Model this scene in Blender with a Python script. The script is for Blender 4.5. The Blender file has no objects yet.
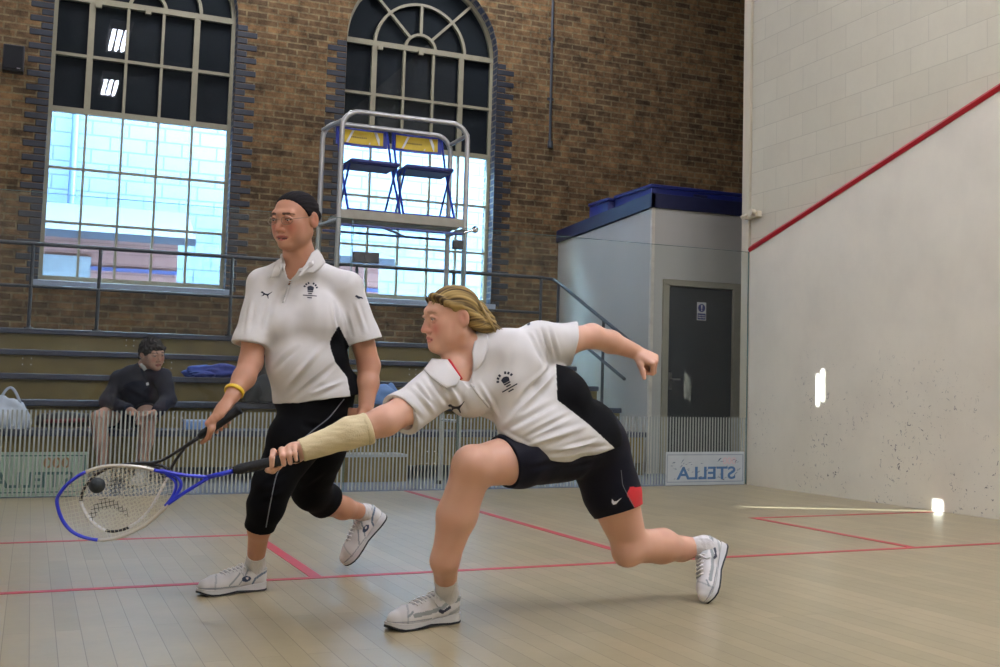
import bpy, bmesh, math, random
import numpy as np
from mathutils import Vector, Matrix, Quaternion
random.seed(7); RNG=np.random.RandomState(5)
SC=bpy.context.scene; COL=SC.collection
pi=math.pi
# ---------------------------------------------------------------- camera
CAMP=np.array([-2.7008,-9.4245,0.7847]); YAW,PIT,ROLL=0.4694,0.082,0.0194; FPX=1196.83; CX,CY=642.306,298.191
_f=np.array([math.sin(YAW)*math.cos(PIT),math.cos(YAW)*math.cos(PIT),math.sin(PIT)])
_r=np.array([math.cos(YAW),-math.sin(YAW),0.]); _u=np.cross(_r,_f)
_c,_s=math.cos(ROLL),math.sin(ROLL)
RT=_c*_r+_s*_u; UP=_c*_u-_s*_r; FW=_f
def ray(x,y): return FW+RT*(x-CX)/FPX-UP*(y-CY)/FPX
def at(x,y,d): return CAMP+ray(x,y)*d                 # measured photo position -> world, at distance d
def ony(x,y,Y): r=ray(x,y); return CAMP+r*(Y-CAMP[1])/r[1]
def onx(x,y,X): r=ray(x,y); return CAMP+r*(X-CAMP[0])/r[0]
def onz(x,y,Z=0.): r=ray(x,y); return CAMP+r*(Z-CAMP[2])/r[2]
cam=bpy.data.cameras.new('camera'); co=bpy.data.objects.new('camera',cam); COL.objects.link(co)
cam.sensor_fit='HORIZONTAL'; cam.sensor_width=36; cam.lens=FPX/1000*36
cam.shift_x=-(CX-500)/1000; cam.shift_y=(CY-333.5)/1000; cam.clip_start=.05; cam.clip_end=200
co.matrix_world=Matrix(((RT[0],UP[0],-FW[0],CAMP[0]),(RT[1],UP[1],-FW[1],CAMP[1]),(RT[2],UP[2],-FW[2],CAMP[2]),(0,0,0,1)))
SC.camera=co
# ---------------------------------------------------------------- materials
def lin(c):
    return tuple((v/255/12.92 if v/255<=.04045 else ((v/255+.055)/1.055)**2.4) for v in c)+(1.,)
def base(name,c,rough=.6,metal=0.,spec=.5):
    m=bpy.data.materials.new(name); m.use_nodes=True
    b=m.node_tree.nodes['Principled BSDF']
    b.inputs['Base Color'].default_value=lin(c); b.inputs['Roughness'].default_value=rough
    b.inputs['Metallic'].default_value=metal; b.inputs['Specular IOR Level'].default_value=spec
    return m
def N(m,t,**k):
    n=m.node_tree.nodes.new(t)
    for a,v in k.items(): setattr(n,a,v)
    return n
def L(m,a,b): m.node_tree.links.new(a,b)
def bsdf(m): return m.node_tree.nodes['Principled BSDF']
def mk(name,c,rough=.6,metal=0.,spec=.5,var=.12,scale=14.,bump=0.,bscale=80.):
    """painted / plain surface with a little mottling"""
    m=base(name,c,rough,metal,spec); b=bsdf(m)
    tc=N(m,'ShaderNodeTexCoord'); nz=N(m,'ShaderNodeTexNoise'); nz.inputs['Scale'].default_value=scale; nz.inputs['Detail'].default_value=4
    L(m,tc.outputs['Object'],nz.inputs['Vector'])
    if var:
        rp=N(m,'ShaderNodeValToRGB'); l=lin(c)
        rp.color_ramp.elements[0].position=.3; rp.color_ramp.elements[1].position=.7
        rp.color_ramp.elements[0].color=tuple(v*(1-var) for v in l[:3])+(1,)
        rp.color_ramp.elements[1].color=tuple(min(1,v*(1+var)) for v in l[:3])+(1,)
        L(m,nz.outputs['Fac'],rp.inputs['Fac']); L(m,rp.outputs['Color'],b.inputs['Base Color'])
    if bump:
        n2=N(m,'ShaderNodeTexNoise'); n2.inputs['Scale'].default_value=bscale; n2.inputs['Detail'].default_value=3
        L(m,tc.outputs['Object'],n2.inputs['Vector'])
        bp=N(m,'ShaderNodeBump'); bp.inputs['Strength'].default_value=bump; bp.inputs['Distance'].default_value=.004
        L(m,n2.outputs['Fac'],bp.inputs['Height']); L(m,bp.outputs['Normal'],b.inputs['Normal'])
    return m
def axes_vec(m,ax):
    """object coordinates re-ordered so that a 2D texture lies on the wanted plane"""
    tc=N(m,'ShaderNodeTexCoord'); sp=N(m,'ShaderNodeSeparateXYZ'); cb=N(m,'ShaderNodeCombineXYZ')
    L(m,tc.outputs['Object'],sp.inputs[0])
    for i,a in enumerate(ax): L(m,sp.outputs['XYZ'.index(a)],cb.inputs[i])
    return tc,sp,cb.outputs[0]
def brickmat(name,ax,c1,c2,cm,w,h,mort,rough=.9,bump=.4,offset=.5,big=None,spec=.2,noise=.5,smooth=.1,nsc=2.5):
    m=base(name,c1,rough,0,spec); b=bsdf(m); tc,sp,vec=axes_vec(m,ax)
    br=N(m,'ShaderNodeTexBrick'); br.offset=offset; br.squash=1
    for k,v in (('Scale',1),('Mortar Size',mort),('Mortar Smooth',smooth),('Brick Width',w),('Row Height',h),('Bias',0)): br.inputs[k].default_value=v
    br.inputs['Color1'].default_value=lin(c1); br.inputs['Color2'].default_value=lin(c2); br.inputs['Mortar'].default_value=lin(cm)
    L(m,vec,br.inputs['Vector'])
    nz=N(m,'ShaderNodeTexNoise'); nz.inputs['Scale'].default_value=nsc; nz.inputs['Detail'].default_value=10; nz.inputs['Roughness'].default_value=.75
    L(m,tc.outputs['Object'],nz.inputs['Vector'])
    mp=N(m,'ShaderNodeMapRange'); mp.inputs['From Min'].default_value=.3; mp.inputs['From Max'].default_value=.7
    mp.inputs['To Min'].default_value=1-noise; mp.inputs['To Max'].default_value=1+noise*.7
    L(m,nz.outputs['Fac'],mp.inputs['Value'])
    mx=N(m,'ShaderNodeMix',data_type='RGBA',blend_type='MULTIPLY'); mx.inputs['Factor'].default_value=1
    L(m,br.outputs['Color'],mx.inputs['A']); L(m,mp.outputs['Result'],mx.inputs['B'])
    L(m,mx.outputs['Result'],b.inputs['Base Color'])
    bp=N(m,'ShaderNodeBump'); bp.inputs['Strength'].default_value=bump; bp.inputs['Distance'].default_value=.006; bp.invert=True
    L(m,br.outputs['Fac'],bp.inputs['Height']); L(m,bp.outputs['Normal'],b.inputs['Normal'])
    return m
def emis(name,c,s):
    m=bpy.data.materials.new(name); m.use_nodes=True; nt=m.node_tree
    nt.nodes.clear(); e=N(m,'ShaderNodeEmission'); o=N(m,'ShaderNodeOutputMaterial')
    e.inputs['Color'].default_value=lin(c); e.inputs['Strength'].default_value=s; L(m,e.outputs[0],o.inputs[0]); return m
def glassmat(name,tint,ior=1.5,rough=0.,veil=0.):
    m=bpy.data.materials.new(name); m.use_nodes=True; nt=m.node_tree; nt.nodes.clear()
    t=N(m,'ShaderNodeBsdfTransparent'); t.inputs[0].default_value=tuple(tint)+(1,)
    g=N(m,'ShaderNodeBsdfGlossy'); g.inputs['Roughness'].default_value=rough
    lw=N(m,'ShaderNodeLayerWeight'); pw=N(m,'ShaderNodeMath',operation='POWER'); L(m,lw.outputs['Facing'],pw.inputs[0]); pw.inputs[1].default_value=5
    f=N(m,'ShaderNodeMath',operation='MULTIPLY_ADD'); L(m,pw.outputs[0],f.inputs[0]); f0=((ior-1)/(ior+1))**2; f.inputs[1].default_value=1-f0; f.inputs[2].default_value=f0
    x=N(m,'ShaderNodeMixShader'); o=N(m,'ShaderNodeOutputMaterial')
    L(m,f.outputs[0],x.inputs[0]); L(m,t.outputs[0],x.inputs[1]); L(m,g.outputs[0],x.inputs[2])
    last=x
    if veil:      # pale haze mixed into the pane, standing in for the reflected front wall
        d=N(m,'ShaderNodeBsdfDiffuse'); d.inputs[0].default_value=(.8,.82,.8,1); y=N(m,'ShaderNodeMixShader'); y.inputs[0].default_value=veil
        L(m,x.outputs[0],y.inputs[1]); L(m,d.outputs[0],y.inputs[2]); last=y
    L(m,last.outputs[0],o.inputs[0]); return m
# ---------------------------------------------------------------- mesh building
class MB:
    def __init__(s): s.v=[]; s.f=[]; s.m=[]
    def add(s,vs,fs,mi=0):
        o=len(s.v); s.v+= [tuple(map(float,p)) for p in vs]; s.f+=[tuple(o+i for i in f) for f in fs]; s.m+=[mi]*len(fs); return s
    def box(s,lo,hi,mi=0,M=None,bev=0.):
        x0,y0,z0=lo; x1,y1,z1=hi
        if bev:
            bm=bmesh.new(); bmesh.ops.create_cube(bm,size=1)
            for v in bm.verts: v.co=Vector(((x0+x1)/2+v.co.x*(x1-x0),(y0+y1)/2+v.co.y*(y1-y0),(z0+z1)/2+v.co.z*(z1-z0)))
            bmesh.ops.bevel(bm,geom=bm.edges[:],offset=bev,segments=2,affect='EDGES',profile=.5)
            bm.verts.index_update(); vs=[v.co.copy() for v in bm.verts]; fs=[[v.index for v in f.verts] for f in bm.faces]; bm.free()
        else:
            vs=[(x,y,z) for x in(x0,x1) for y in(y0,y1) for z in(z0,z1)]
            fs=[(0,1,3,2),(4,6,7,5),(0,4,5,1),(2,3,7,6),(0,2,6,4),(1,5,7,3)]
        if M is not None: vs=[M@Vector(v) for v in vs]
        return s.add(vs,fs,mi)
    def tube(s,path,r,n=10,mi=0,closed=False,ry=None,up=None):
        P=[Vector(map(float,p)) for p in path]; k=len(P); rings=[]; nrm=None
        for i in range(k):
            if closed: t=P[(i+1)%k]-P[i-1]
            else: t=P[min(i+1,k-1)]-P[max(i-1,0)]
            t.normalize()
            if nrm is None:
                a=Vector(up) if up is not None else (Vector((0,0,1)) if abs(t.z)<.9 else Vector((1,0,0)))
                nrm=(a-t*a.dot(t)).normalized()
            else: nrm=(nrm-t*nrm.dot(t)).normalized()
            b=t.cross(nrm); rr=r[i] if hasattr(r,'__len__') else r; r2=ry if ry is not None else rr
            rings.append([P[i]+nrm*(math.cos(2*pi*j/n)*rr)+b*(math.sin(2*pi*j/n)*r2) for j in range(n)])
        vs=[p for g in rings for p in g]; fs=[]
        for i in range(k if closed else k-1):
            a=i*n; b_=((i+1)%k)*n
            for j in range(n): fs.append((a+j,a+(j+1)%n,b_+(j+1)%n,b_+j))
        if not closed: fs+= [tuple(range(n-1,-1,-1)),tuple((k-1)*n+j for j in range(n))]
        return s.add(vs,fs,mi)
    def prism(s,poly,ex,mi=0):
        """closed polygon of 3D points pushed along ex"""
        n=len(poly); e=np.array(ex,float); vs=[np.array(p,float) for p in poly]; vs=vs+[p+e for p in vs]
        fs=[tuple(range(n-1,-1,-1)),tuple(range(n,2*n))]+[(i,(i+1)%n,n+(i+1)%n,n+i) for i in range(n)]
        return s.add(vs,fs,mi)
    def quad(s,a,b,c,d,mi=0): return s.add([a,b,c,d],[(0,1,2,3)],mi)
    def sphere(s,c,r,nu=16,nv=10,mi=0,sc=(1,1,1)):
        vs=[(c[0],c[1],c[2]-r*sc[2])]; fs=[]
        for i in range(1,nv):
            a=-pi/2+pi*i/nv
            for j in range(nu): b=2*pi*j/nu; vs.append((c[0]+r*sc[0]*math.cos(a)*math.cos(b),c[1]+r*sc[1]*math.cos(a)*math.sin(b),c[2]+r*sc[2]*math.sin(a)))
        vs.append((c[0],c[1],c[2]+r*sc[2])); t=len(vs)-1
        for j in range(nu): fs.append((0,1+(j+1)%nu,1+j)); fs.append((t,1+(nv-2)*nu+j,1+(nv-2)*nu+(j+1)%nu))
        for i in range(nv-2):
            for j in range(nu): a=1+i*nu; fs.append((a+j,a+(j+1)%nu,a+nu+(j+1)%nu,a+nu+j))
        return s.add(vs,fs,mi)
def wloc(o):
    l=Vector((0,0,0))
    while o is not None: l+=o.location; o=o.parent
    return l
def put(name,mb,mats,parent=None,smooth=False,fix=True,**props):
    """link a MB as ONE mesh object; verts are world coordinates, origin at its parent's base"""
    me=bpy.data.meshes.new(name); o=bpy.data.objects.new(name,me); COL.objects.link(o)
    if parent is not None: o.parent=parent
    off=wloc(parent) if parent is not None else Vector((0,0,0))
    me.from_pydata([(v[0]-off.x,v[1]-off.y,v[2]-off.z) for v in mb.v],[],mb.f)
    if not isinstance(mats,(list,tuple)): mats=[mats]
    for m in mats: me.materials.append(m)
    me.polygons.foreach_set('material_index',mb.m)
    if fix:
        bm=bmesh.new(); bm.from_mesh(me); bmesh.ops.recalc_face_normals(bm,faces=bm.faces[:]); bm.to_mesh(me); bm.free()
    if smooth is True: me.polygons.foreach_set('use_smooth',[True]*len(me.polygons))
    elif smooth:
        me.polygons.foreach_set('use_smooth',[True]*len(me.polygons))
        bm=bmesh.new(); bm.from_mesh(me)
        for e in bm.edges:
            if len(e.link_faces)==2 and e.calc_face_angle(0)>smooth: e.smooth=False
        bm.to_mesh(me); bm.free()
    for k,v in props.items(): o[k]=v
    return o
def thing(name,label,cat,loc,group=None):
    o=bpy.data.objects.new(name,None); COL.objects.link(o); o.location=[float(a) for a in loc]; o.empty_display_size=.1
    tag(o,label,cat,group); return o
def tag(o,label,cat,group=None):
    o['label']=label; o['category']=cat
    if group: o['group']=group
    return o
def struct(name,mb,mats,parent=None,smooth=False):
    o=put(name,mb,mats,parent,smooth)
    if parent is None: o['kind']='structure'
    return o
def text_mesh(txt,size,M,mat,parent,name='lettering',ex=.001,mirror=False,sx=1.):
    cu=bpy.data.curves.new("t","FONT"); cu.offset=size*.02; cu.body=txt; cu.size=size; cu.extrude=ex; cu.align_x='CENTER'; cu.align_y='CENTER'
    to=bpy.data.objects.new('t',cu); COL.objects.link(to)
    dg=bpy.context.evaluated_depsgraph_get(); dg.update()
    me=bpy.data.meshes.new_from_object(to.evaluated_get(dg)); bpy.data.objects.remove(to); bpy.data.curves.remove(cu)
    mb=MB(); mb.add([M@Vector((-v.co.x*sx if mirror else v.co.x*sx,v.co.y,v.co.z)) for v in me.vertices],[tuple(p.vertices) for p in me.polygons])
    bpy.data.meshes.remove(me)
    return put(name,mb,mat,parent)
LS_TUBE=78.; LS_SKY=92.0; EXPO=0.
# ================================================================ SETTING
XR=3.19; YW=4.8; HC=6.9
M_floor=brickmat('maple_boards','YXZ',(157,145,114),(145,134,104),(106,96,73),1.7,.074,.0012,rough=.34,bump=.08,offset=.37,spec=.35,noise=.14)
M_red=mk('court_line_paint',(176,44,58),.45,var=.08)
M_plaster=base('court_plaster',(214,206,194),.62,0,.3)
def _plaster():
    m=M_plaster; b=bsdf(m); tc,sp,vec=axes_vec(m,'YZX')
    def ramp(sc,det,lo,hi,rough=.6):
        n=N(m,'ShaderNodeTexNoise'); n.inputs['Scale'].default_value=sc; n.inputs['Detail'].default_value=det; n.inputs['Roughness'].default_value=rough
        L(m,tc.outputs['Object'],n.inputs['Vector']); r=N(m,'ShaderNodeMapRange',clamp=True); r.inputs['From Min'].default_value=lo; r.inputs['From Max'].default_value=hi
        L(m,n.outputs['Fac'],r.inputs['Value']); return r.outputs['Result']
    # ball scuffs: small dark marks, denser at ball height
    n=N(m,'ShaderNodeTexNoise'); n.inputs['Scale'].default_value=26; n.inputs['Detail'].default_value=2; n.inputs['Roughness'].default_value=.6; n.inputs['Distortion'].default_value=1.2; L(m,tc.outputs['Object'],n.inputs['Vector'])
    d=N(m,'ShaderNodeMapRange',clamp=True); d.inputs['From Min'].default_value=.635; d.inputs['From Max'].default_value=.685; L(m,n.outputs['Fac'],d.inputs['Value'])
    hi=N(m,'ShaderNodeMapRange',clamp=True); hi.inputs['From Min'].default_value=1.30; hi.inputs['From Max'].default_value=.6; L(m,sp.outputs[2],hi.inputs['Value'])
    cl=ramp(2.4,3,.44,.56)
    m1=N(m,'ShaderNodeMath',operation='MULTIPLY'); L(m,d.outputs[0],m1.inputs[0]); L(m,hi.outputs[0],m1.inputs[1])
    m2=N(m,'ShaderNodeMath',operation='MULTIPLY'); L(m,m1.outputs[0],m2.inputs[0]); L(m,cl,m2.inputs[1])
    m3=N(m,'ShaderNodeMath',operation='MULTIPLY'); L(m,m2.outputs[0],m3.inputs[0]); m3.inputs[1].default_value=.8
    mo=N(m,'ShaderNodeMix',data_type='RGBA'); mo.inputs['A'].default_value=lin((223,217,198)); mo.inputs['B'].default_value=lin((212,206,188)); L(m,ramp(1.3,6,.35,.65),mo.inputs['Factor'])
    mx=N(m,'ShaderNodeMix',data_type='RGBA'); mx.inputs['B'].default_value=lin((84,82,84)); L(m,mo.outputs['Result'],mx.inputs['A']); L(m,m3.outputs[0],mx.inputs['Factor'])
    L(m,mx.outputs['Result'],b.inputs['Base Color'])
_plaster()
M_block=brickmat('painted_blockwork','YZX',(201,195,173),(196,190,168),(184,178,157),.415,.206,.004,rough=.7,bump=.5,noise=.05)
M_paint=mk('cream_paint',(196,186,160),.55,var=.05,scale=3)
M_white=mk('white_wall_paint',(214,208,198),.7,var=.04,scale=2)
M_ceil=mk('ceiling_paint',(40,36,32),.9,var=.1,scale=2)
M_brick=brickmat('old_brick','XZY',(122,94,61),(80,64,45),(114,101,73),.235,.076,.010,bump=.5,noise=.75,nsc=7)
M_brickL=brickmat('old_brick_side','YZX',(122,94,61),(80,64,45),(114,101,73),.235,.076,.010,bump=.5,noise=.75,nsc=7)
M_reveal=brickmat('blue_brick_reveal','YZX',(70,80,98),(58,66,84),(128,122,110),.235,.076,.010,bump=.4,noise=.3,rough=.6)
M_quoin=mk('blue_engineering_brick',(30,36,44),.5,var=.3,scale=9)
M_carpet=mk('gallery_carpet',(116,124,138),.95,var=.12,scale=30)

# floor (court boards + gallery floor)
f=MB(); f.box((-XR,-9.75,-.15),(XR,.0,0),0); struct('floor',f,M_floor); FLOOR=bpy.data.objects['floor']
f=MB(); f.box((-6,0,-.15),(7,YW,-.0),0); struct('floor_gallery',f,M_carpet)
for k_,(xa_,xb_) in enumerate(((-6.25,-XR-.25),(XR+.25,7.25))): f=MB(); f.box((xa_,-10,-.15),(xb_,0,0)); struct('floor_side',f,M_carpet)
f=MB(); f.box((-6.25,0,-.16),(-6,YW,0)); struct('floor_edge',f,M_carpet)
def strip(x0,y0,x1,y1):
    b=MB(); b.box((x0,y0,.0002),(x1,y1,.0016)); put('painted_line',b,M_red,FLOOR,label='red painted court line')
LW=.025; SY=-4.2614; BY=-2.6452
strip(-XR,SY-LW,XR,SY+LW); strip(.005-LW,SY+LW,.005+LW,-.005)
for s,bx in ((-1,-1.588),(1,1.593)):
    strip(bx-LW,SY+LW,bx+LW,BY+LW)
    if s<0: strip(-XR,BY-LW,bx-LW,BY+LW)
    else: strip(bx+LW,BY-LW,XR,BY+LW)
# right court wall: plaster panel below the out line, painted blocks above
def zout(y): return 2.143+(4.5757-2.143)*(-y)/9.75
b=MB(); b.prism([(XR+.012,-9.75,2.0),(XR+.012,0,2.0),(XR+.012,0,HC),(XR+.012,-9.75,HC)],(.25,0,0)); 
WR=struct('wall_right',b,M_block)
b=MB(); b.prism([(XR,-9.75,-.15),(XR,0,-.15),(XR,0,zout(0)),(XR,-9.75,zout(-9.75))],(.25,0,0)); put('plaster_panel',b,M_plaster,WR)
b=MB()   # out line: a raised angled strip
for (h0,h1,o0,o1) in ((0,.028,.006,.020),(.028,.056,.020,-.002)):
    b.quad((XR-o0,-9.75,zout(-9.75)+h0),(XR-o0,0,zout(0)+h0),(XR-o1,0,zout(0)+h1),(XR-o1,-9.75,zout(-9.75)+h1))
b.quad((XR-.006,-9.75,zout(-9.75)),(XR-.006,0,zout(0)),(XR+.012,0,zout(0)),(XR+.012,-9.75,zout(-9.75)))
b.quad((XR+.002,-9.75,zout(-9.75)+.056),(XR+.002,0,zout(0)+.056),(XR+.02,0,zout(0)+.056),(XR+.02,-9.75,zout(-9.75)+.056))
put('out_line_strip',b,mk('out_line_red',(168,22,34),.4,var=.05),WR,label='red raised out-of-court strip')
b=MB(); b.box((XR-.004,.018,-.02),(XR+.25,.14,HC),bev=.004); struct('trim_1',b,M_paint)
# front and left court walls, hall shell
b=MB(); b.box((-XR-.25,-10,-.15),(XR+.25,-9.75,HC)); struct('wall_front',b,M_white)
b=MB(); b.box((-XR-.25,-9.75,-.15),(-XR,.14,4.9)); struct('wall_left',b,M_white)
b=MB(); b.box((-6.25,-10,-.15),(-XR-.25,-9.75,HC)); b.box((XR+.25,-10,-.15),(7.25,-9.75,HC)); struct('wall_end',b,M_white)
sl=[(2.5,.055,2.27,2.70),(3.93,.028,3.40,3.66),(4.000,.022,3.36,3.62)]   # slits added to the unseen side wall to shape the sun patches
b=MB(); ys=[-9.75,0.6]+[q for y,w,_,_ in sl for q in (y-w,y+w)]+[YW]
for i in range(len(ys)-1):
    s=[q for q in sl if abs(q[0]-q[1]-ys[i])<1e-6]
    if s: b.box((-6.02,ys[i],-.15),(-6,ys[i+1],s[0][2])); b.box((-6.02,ys[i],s[0][3]),(-6,ys[i+1],HC))
    else: b.box((-6.02,ys[i],-.15),(-6,ys[i+1],HC))
struct('wall_side',b,M_brickL)
b=MB(); b.box((7.0,-9.75,-.15),(7.25,YW,HC)); struct('wall_east',b,M_brickL)
b=MB(); b.box((-6.3,-10,HC),(7.3,YW+.4,HC+.2)); struct('ceiling',b,M_ceil)

# brick wall with two arched windows
WIN=[(-2.70,-.80),(.46,2.38)]; ZS=1.90; ZSP=5.06; DEP=.24
def arch(x0,x1,n=24):
    c=(x0+x1)/2; r=(x1-x0)/2; return [(c-r*math.cos(pi*i/n),ZSP+r*math.sin(pi*i/n)) for i in range(n+1)]
b=MB(); xs=[-6.25]+[q for w in WIN for q in w]+[7.25]
for i in range(0,6,2): b.quad((xs[i],YW,-.15),(xs[i+1],YW,-.15),(xs[i+1],YW,HC),(xs[i],YW,HC))
for (x0,x1) in WIN:
    b.quad((x0,YW,-.15),(x1,YW,-.15),(x1,YW,ZS),(x0,YW,ZS)); a=arch(x0,x1)
    for i in range(len(a)-1): b.quad((a[i][0],YW,a[i][1]),(a[i+1][0],YW,a[i+1][1]),(a[i+1][0],YW,HC),(a[i][0],YW,HC))
b.quad((-6.25,YW+.4,-.15),(7.25,YW+.4,-.15),(7.25,YW+.4,ZS),(-6.25,YW+.4,ZS)); b.quad((-6.25,YW+.4,5.9),(7.25,YW+.4,5.9),(7.25,YW+.4,HC),(-6.25,YW+.4,HC))
for i in range(0,6,2): b.quad((xs[i],YW+.4,ZS),(xs[i+1],YW+.4,ZS),(xs[i+1],YW+.4,5.9),(xs[i],YW+.4,5.9))
WB=struct('wall_back',b,M_brick)
M_cream=mk('window_frame_paint',(140,134,108),.5,var=.06)
M_sill=mk('sill_paint',(150,160,172),.6,var=.05)
M_dark=mk('blackout_panel',(9,11,17),.8,var=.2)
M_pane=glassmat('window_glass',(.93,.97,.98),1.33); 
for k,(x0,x1) in enumerate(WIN):
    c=(x0+x1)/2; r=(x1-x0)/2; a=arch(x0,x1)
    e=MB(); pts=[(x0,ZS)]+a+[(x1,ZS)]
    for i in range(len(pts)-1): e.quad((pts[i][0],YW,pts[i][1]),(pts[i+1][0],YW,pts[i+1][1]),(pts[i+1][0],YW+.4,pts[i+1][1]),(pts[i][0],YW+.4,pts[i][1]))
    put('reveal',e,M_reveal,WB)
    q=MB(); z=ZS-.02; j=0     # toothed blue-brick quoins
    while z<5.15:
        w=.225 if j%2 else .115
        for s,xe in ((-1,x0),(1,x1)):
            if z<ZSP-.1: q.box((min(xe,xe+s*w),YW-.006,z),(max(xe,xe+s*w),YW+.02,z+.066),bev=.006)
        z+=.076; j+=1
    put('quoin_bricks',q,M_quoin,WB,smooth=False)
    YF=YW+.20
    w=MB()
    def bar(p,q2,t=.032,d=.05,y=YF):   # straight glazing bar in the window plane
        d+=.007*abs(p[0]-q2[0])/(abs(p[0]-q2[0])+abs(p[1]-q2[1]))+.11*t
        p=np.array(p,float); q2=np.array(q2,float); t_=(q2-p)/np.linalg.norm(q2-p); n=np.array([-t_[1],t_[0]])*t/2
        P=[(p+n),(q2+n),(q2-n),(p-n)]; w.prism([(u[0],y-d/2,u[1]) for u in P],(0,d,0))
    def arc(cc,rr,a0=0,a1=pi,t=.034,n=24,y=YF,d=.064):
        for i in range(n):
            u=a0+(a1-a0)*i/n; v=a0+(a1-a0)*(i+1)/n
            w.prism([(cc+(rr+s)*math.cos(g),y-d/2,ZSP+(rr+s)*math.sin(g)) for g,s in ((u,-t/2),(v,-t/2),(v,t/2),(u,t/2))],(0,d,0))
    W=x1-x0; mul=[x0+W*.2,x0+W*.395,x0+W*.59,x0+W*.78]
    for x in mul: bar((x,ZS),(x,3.8),.024)
    for x in mul[1:3]: bar((x,3.8),(x,5.06),.03)
    for x in (mul[0],mul[3]): bar((x,3.8),(x,5.06),.062)
    for z in (2.555,3.155): bar((x0,z),(x1,z),.024)
    bar((x0,3.80),(x1,3.80),.06); bar((x0,4.42),(x1,4.42),.034); bar((x0,5.06),(x1,5.06),.065); bar((x0,ZS+.03),(x1,ZS+.03),.07)
    bar((x0+.02,ZS),(x0+.02,ZSP),.04); bar((x1-.02,ZS),(x1-.02,ZSP),.04)
    arc(c,r-.02,t=.05,n=36); arc(c,r*.60); arc(c,r*.2)
    for g in (pi/4+.02,pi/2,3*pi/4-.02):
        r1=r*.6 if abs(g-pi/2)<.1 else r; bar((c+r*.2*math.cos(g),ZSP+r*.2*math.sin(g)),(c+r1*math.cos(g),ZSP+r1*math.sin(g)),.034)
    w.box((mul[0]+.03,YF-.07,4.98),(mul[0]+.09,YF-.03,5.02)); w.box((c-.03,YF-.06,4.99),(c+.03,YF-.02,5.05))
    fr=struct('window_%d'%(k+1),w,M_cream)
    g=MB(); g.box((x0,YF-.004,ZS),(x1,YF+.004,3.8)); put('lower_glass',g,M_pane,fr)
    g=MB(); g.prism([(x0,YF-.004,3.8)]+[(p[0],YF-.004,p[1]) for p in a]+[(x1,YF-.004,3.8)],(0,.008,0)); put('upper_glass',g,M_pane,fr)
    g=MB(); g.prism([(x0,YF+.05,3.78)]+[(p[0],YF+.05,p[1]) for p in a]+[(x1,YF+.05,3.78)],(0,.02,0)); put('blackout_panel',g,M_dark,fr,label='black blind behind the upper panes')
    g=MB(); g.box((x0-.05,YW-.05,ZS-.06),(x1+.05,YF,ZS),bev=.006); put('sill',g,M_sill,fr)
# ---- storage room beside the court
M_store=mk('store_wall_paint',(180,178,168),.6,var=.03,scale=2)
M_navy=mk('navy_fascia',(26,30,62),.5,var=.1)
SX,SY2=2.965,1.55
b=MB(); b.prism([(SX,SY2+.08,0),(SX+.08,SY2+.08,0),(3.36,YW,0),(3.28,YW,0)],(0,0,2.74)); b.box((3.12,SY2,1.96),(4.02,SY2+.08,2.76)); b.box((SX,SY2,0),(3.12,SY2+.08,2.76)); b.box((4.02,SY2,0),(6.4,SY2+.08,2.76)); b.prism([(SX+.08,SY2+.08,2.70),(6.4,SY2+.08,2.70),(6.4,YW,2.70),(3.28,YW,2.70)],(0,0,.06))
ST=struct('wall_store',b,M_store)
b=MB(); b.box((SX-.03,SY2-.03,2.75),(6.4,SY2+.02,2.90),bev=.004); b.prism([(SX-.03,SY2-.03,2.75),(SX+.02,SY2-.03,2.75),(3.30,YW,2.75),(3.25,YW,2.75)],(0,0,.15)); put('fascia',b,M_navy,ST,label='navy blue fascia board')
b=MB(); b.box((SX-.006,SY2-.006,0),(SX+.03,SY2+.03,2.75)); put('corner_bead',b,mk('corner_bead',(206,200,184),.5),ST)
M_frame=mk('door_frame_paint',(146,141,122),.55,var=.04)
M_door=mk('slate_door_paint',(34,42,46),.5,var=.06)
b=MB(); 
for lo,hi in (((3.10,SY2-.03,0),(3.17,SY2+.1,1.97)),((3.95,SY2-.03,0),(4.05,SY2+.1,1.97)),((3.10,SY2-.03,1.945),(4.05,SY2+.1,2.01))): b.box(lo,hi,bev=.006)
D1=struct('door_1',b,M_frame)
b=MB(); b.box((3.175,SY2+.0,.01),(3.945,SY2+.045,1.94),bev=.003); put('door_leaf',b,M_door,D1)
M_steel=mk('brushed_steel',(150,150,148),.35,metal=1,var=.05); M_chrome=base('chrome',(210,212,214),.15,1.)
b=MB(); b.box((3.19,SY2-.008,.86),(3.225,SY2,1.04)); b.tube([(3.207,SY2-.01,.97),(3.207,SY2-.05,.97),(3.30,SY2-.05,.97)],.009,8); put('door_handle',b,M_steel,D1,smooth=.6)
M_signw=mk('sign_white',(208,210,206),.4,var=.02); M_signb=mk('sign_blue',(38,52,112),.4,var=.02)
b=MB(); b.box((3.515,SY2-.003,1.60),(3.625,SY2,1.79)); sg=put('fire_door_sign',b,M_signw,D1,label='white and blue fire door notice')
b=MB(); n=28; cx,cz=3.57,1.73; b.prism([(cx+.043*math.cos(2*pi*i/n),SY2-.004,cz+.043*math.sin(2*pi*i/n)) for i in range(n)],(0,.001,0)); b.box((3.522,SY2-.004,1.608),(3.618,SY2-.003,1.672)); put('sign_blue_field',b,M_signb,sg)
b=MB(); b.prism([(cx-.010,SY2-.0055,cz+.032),(cx+.010,SY2-.0055,cz+.032),(cx+.006,SY2-.0055,cz-.010),(cx-.006,SY2-.0055,cz-.010)],(0,.001,0)); b.prism([(cx+.008*math.cos(g),SY2-.0055,cz-.024+.008*math.sin(g)) for g in np.linspace(0,2*pi,12,endpoint=False)],(0,.001,0)); put('exclamation_mark',b,M_signw,sg)
XZ=lambda x,y,z:Matrix.Translation((x,y,z))@Matrix.Rotation(pi/2,4,'X')
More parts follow.
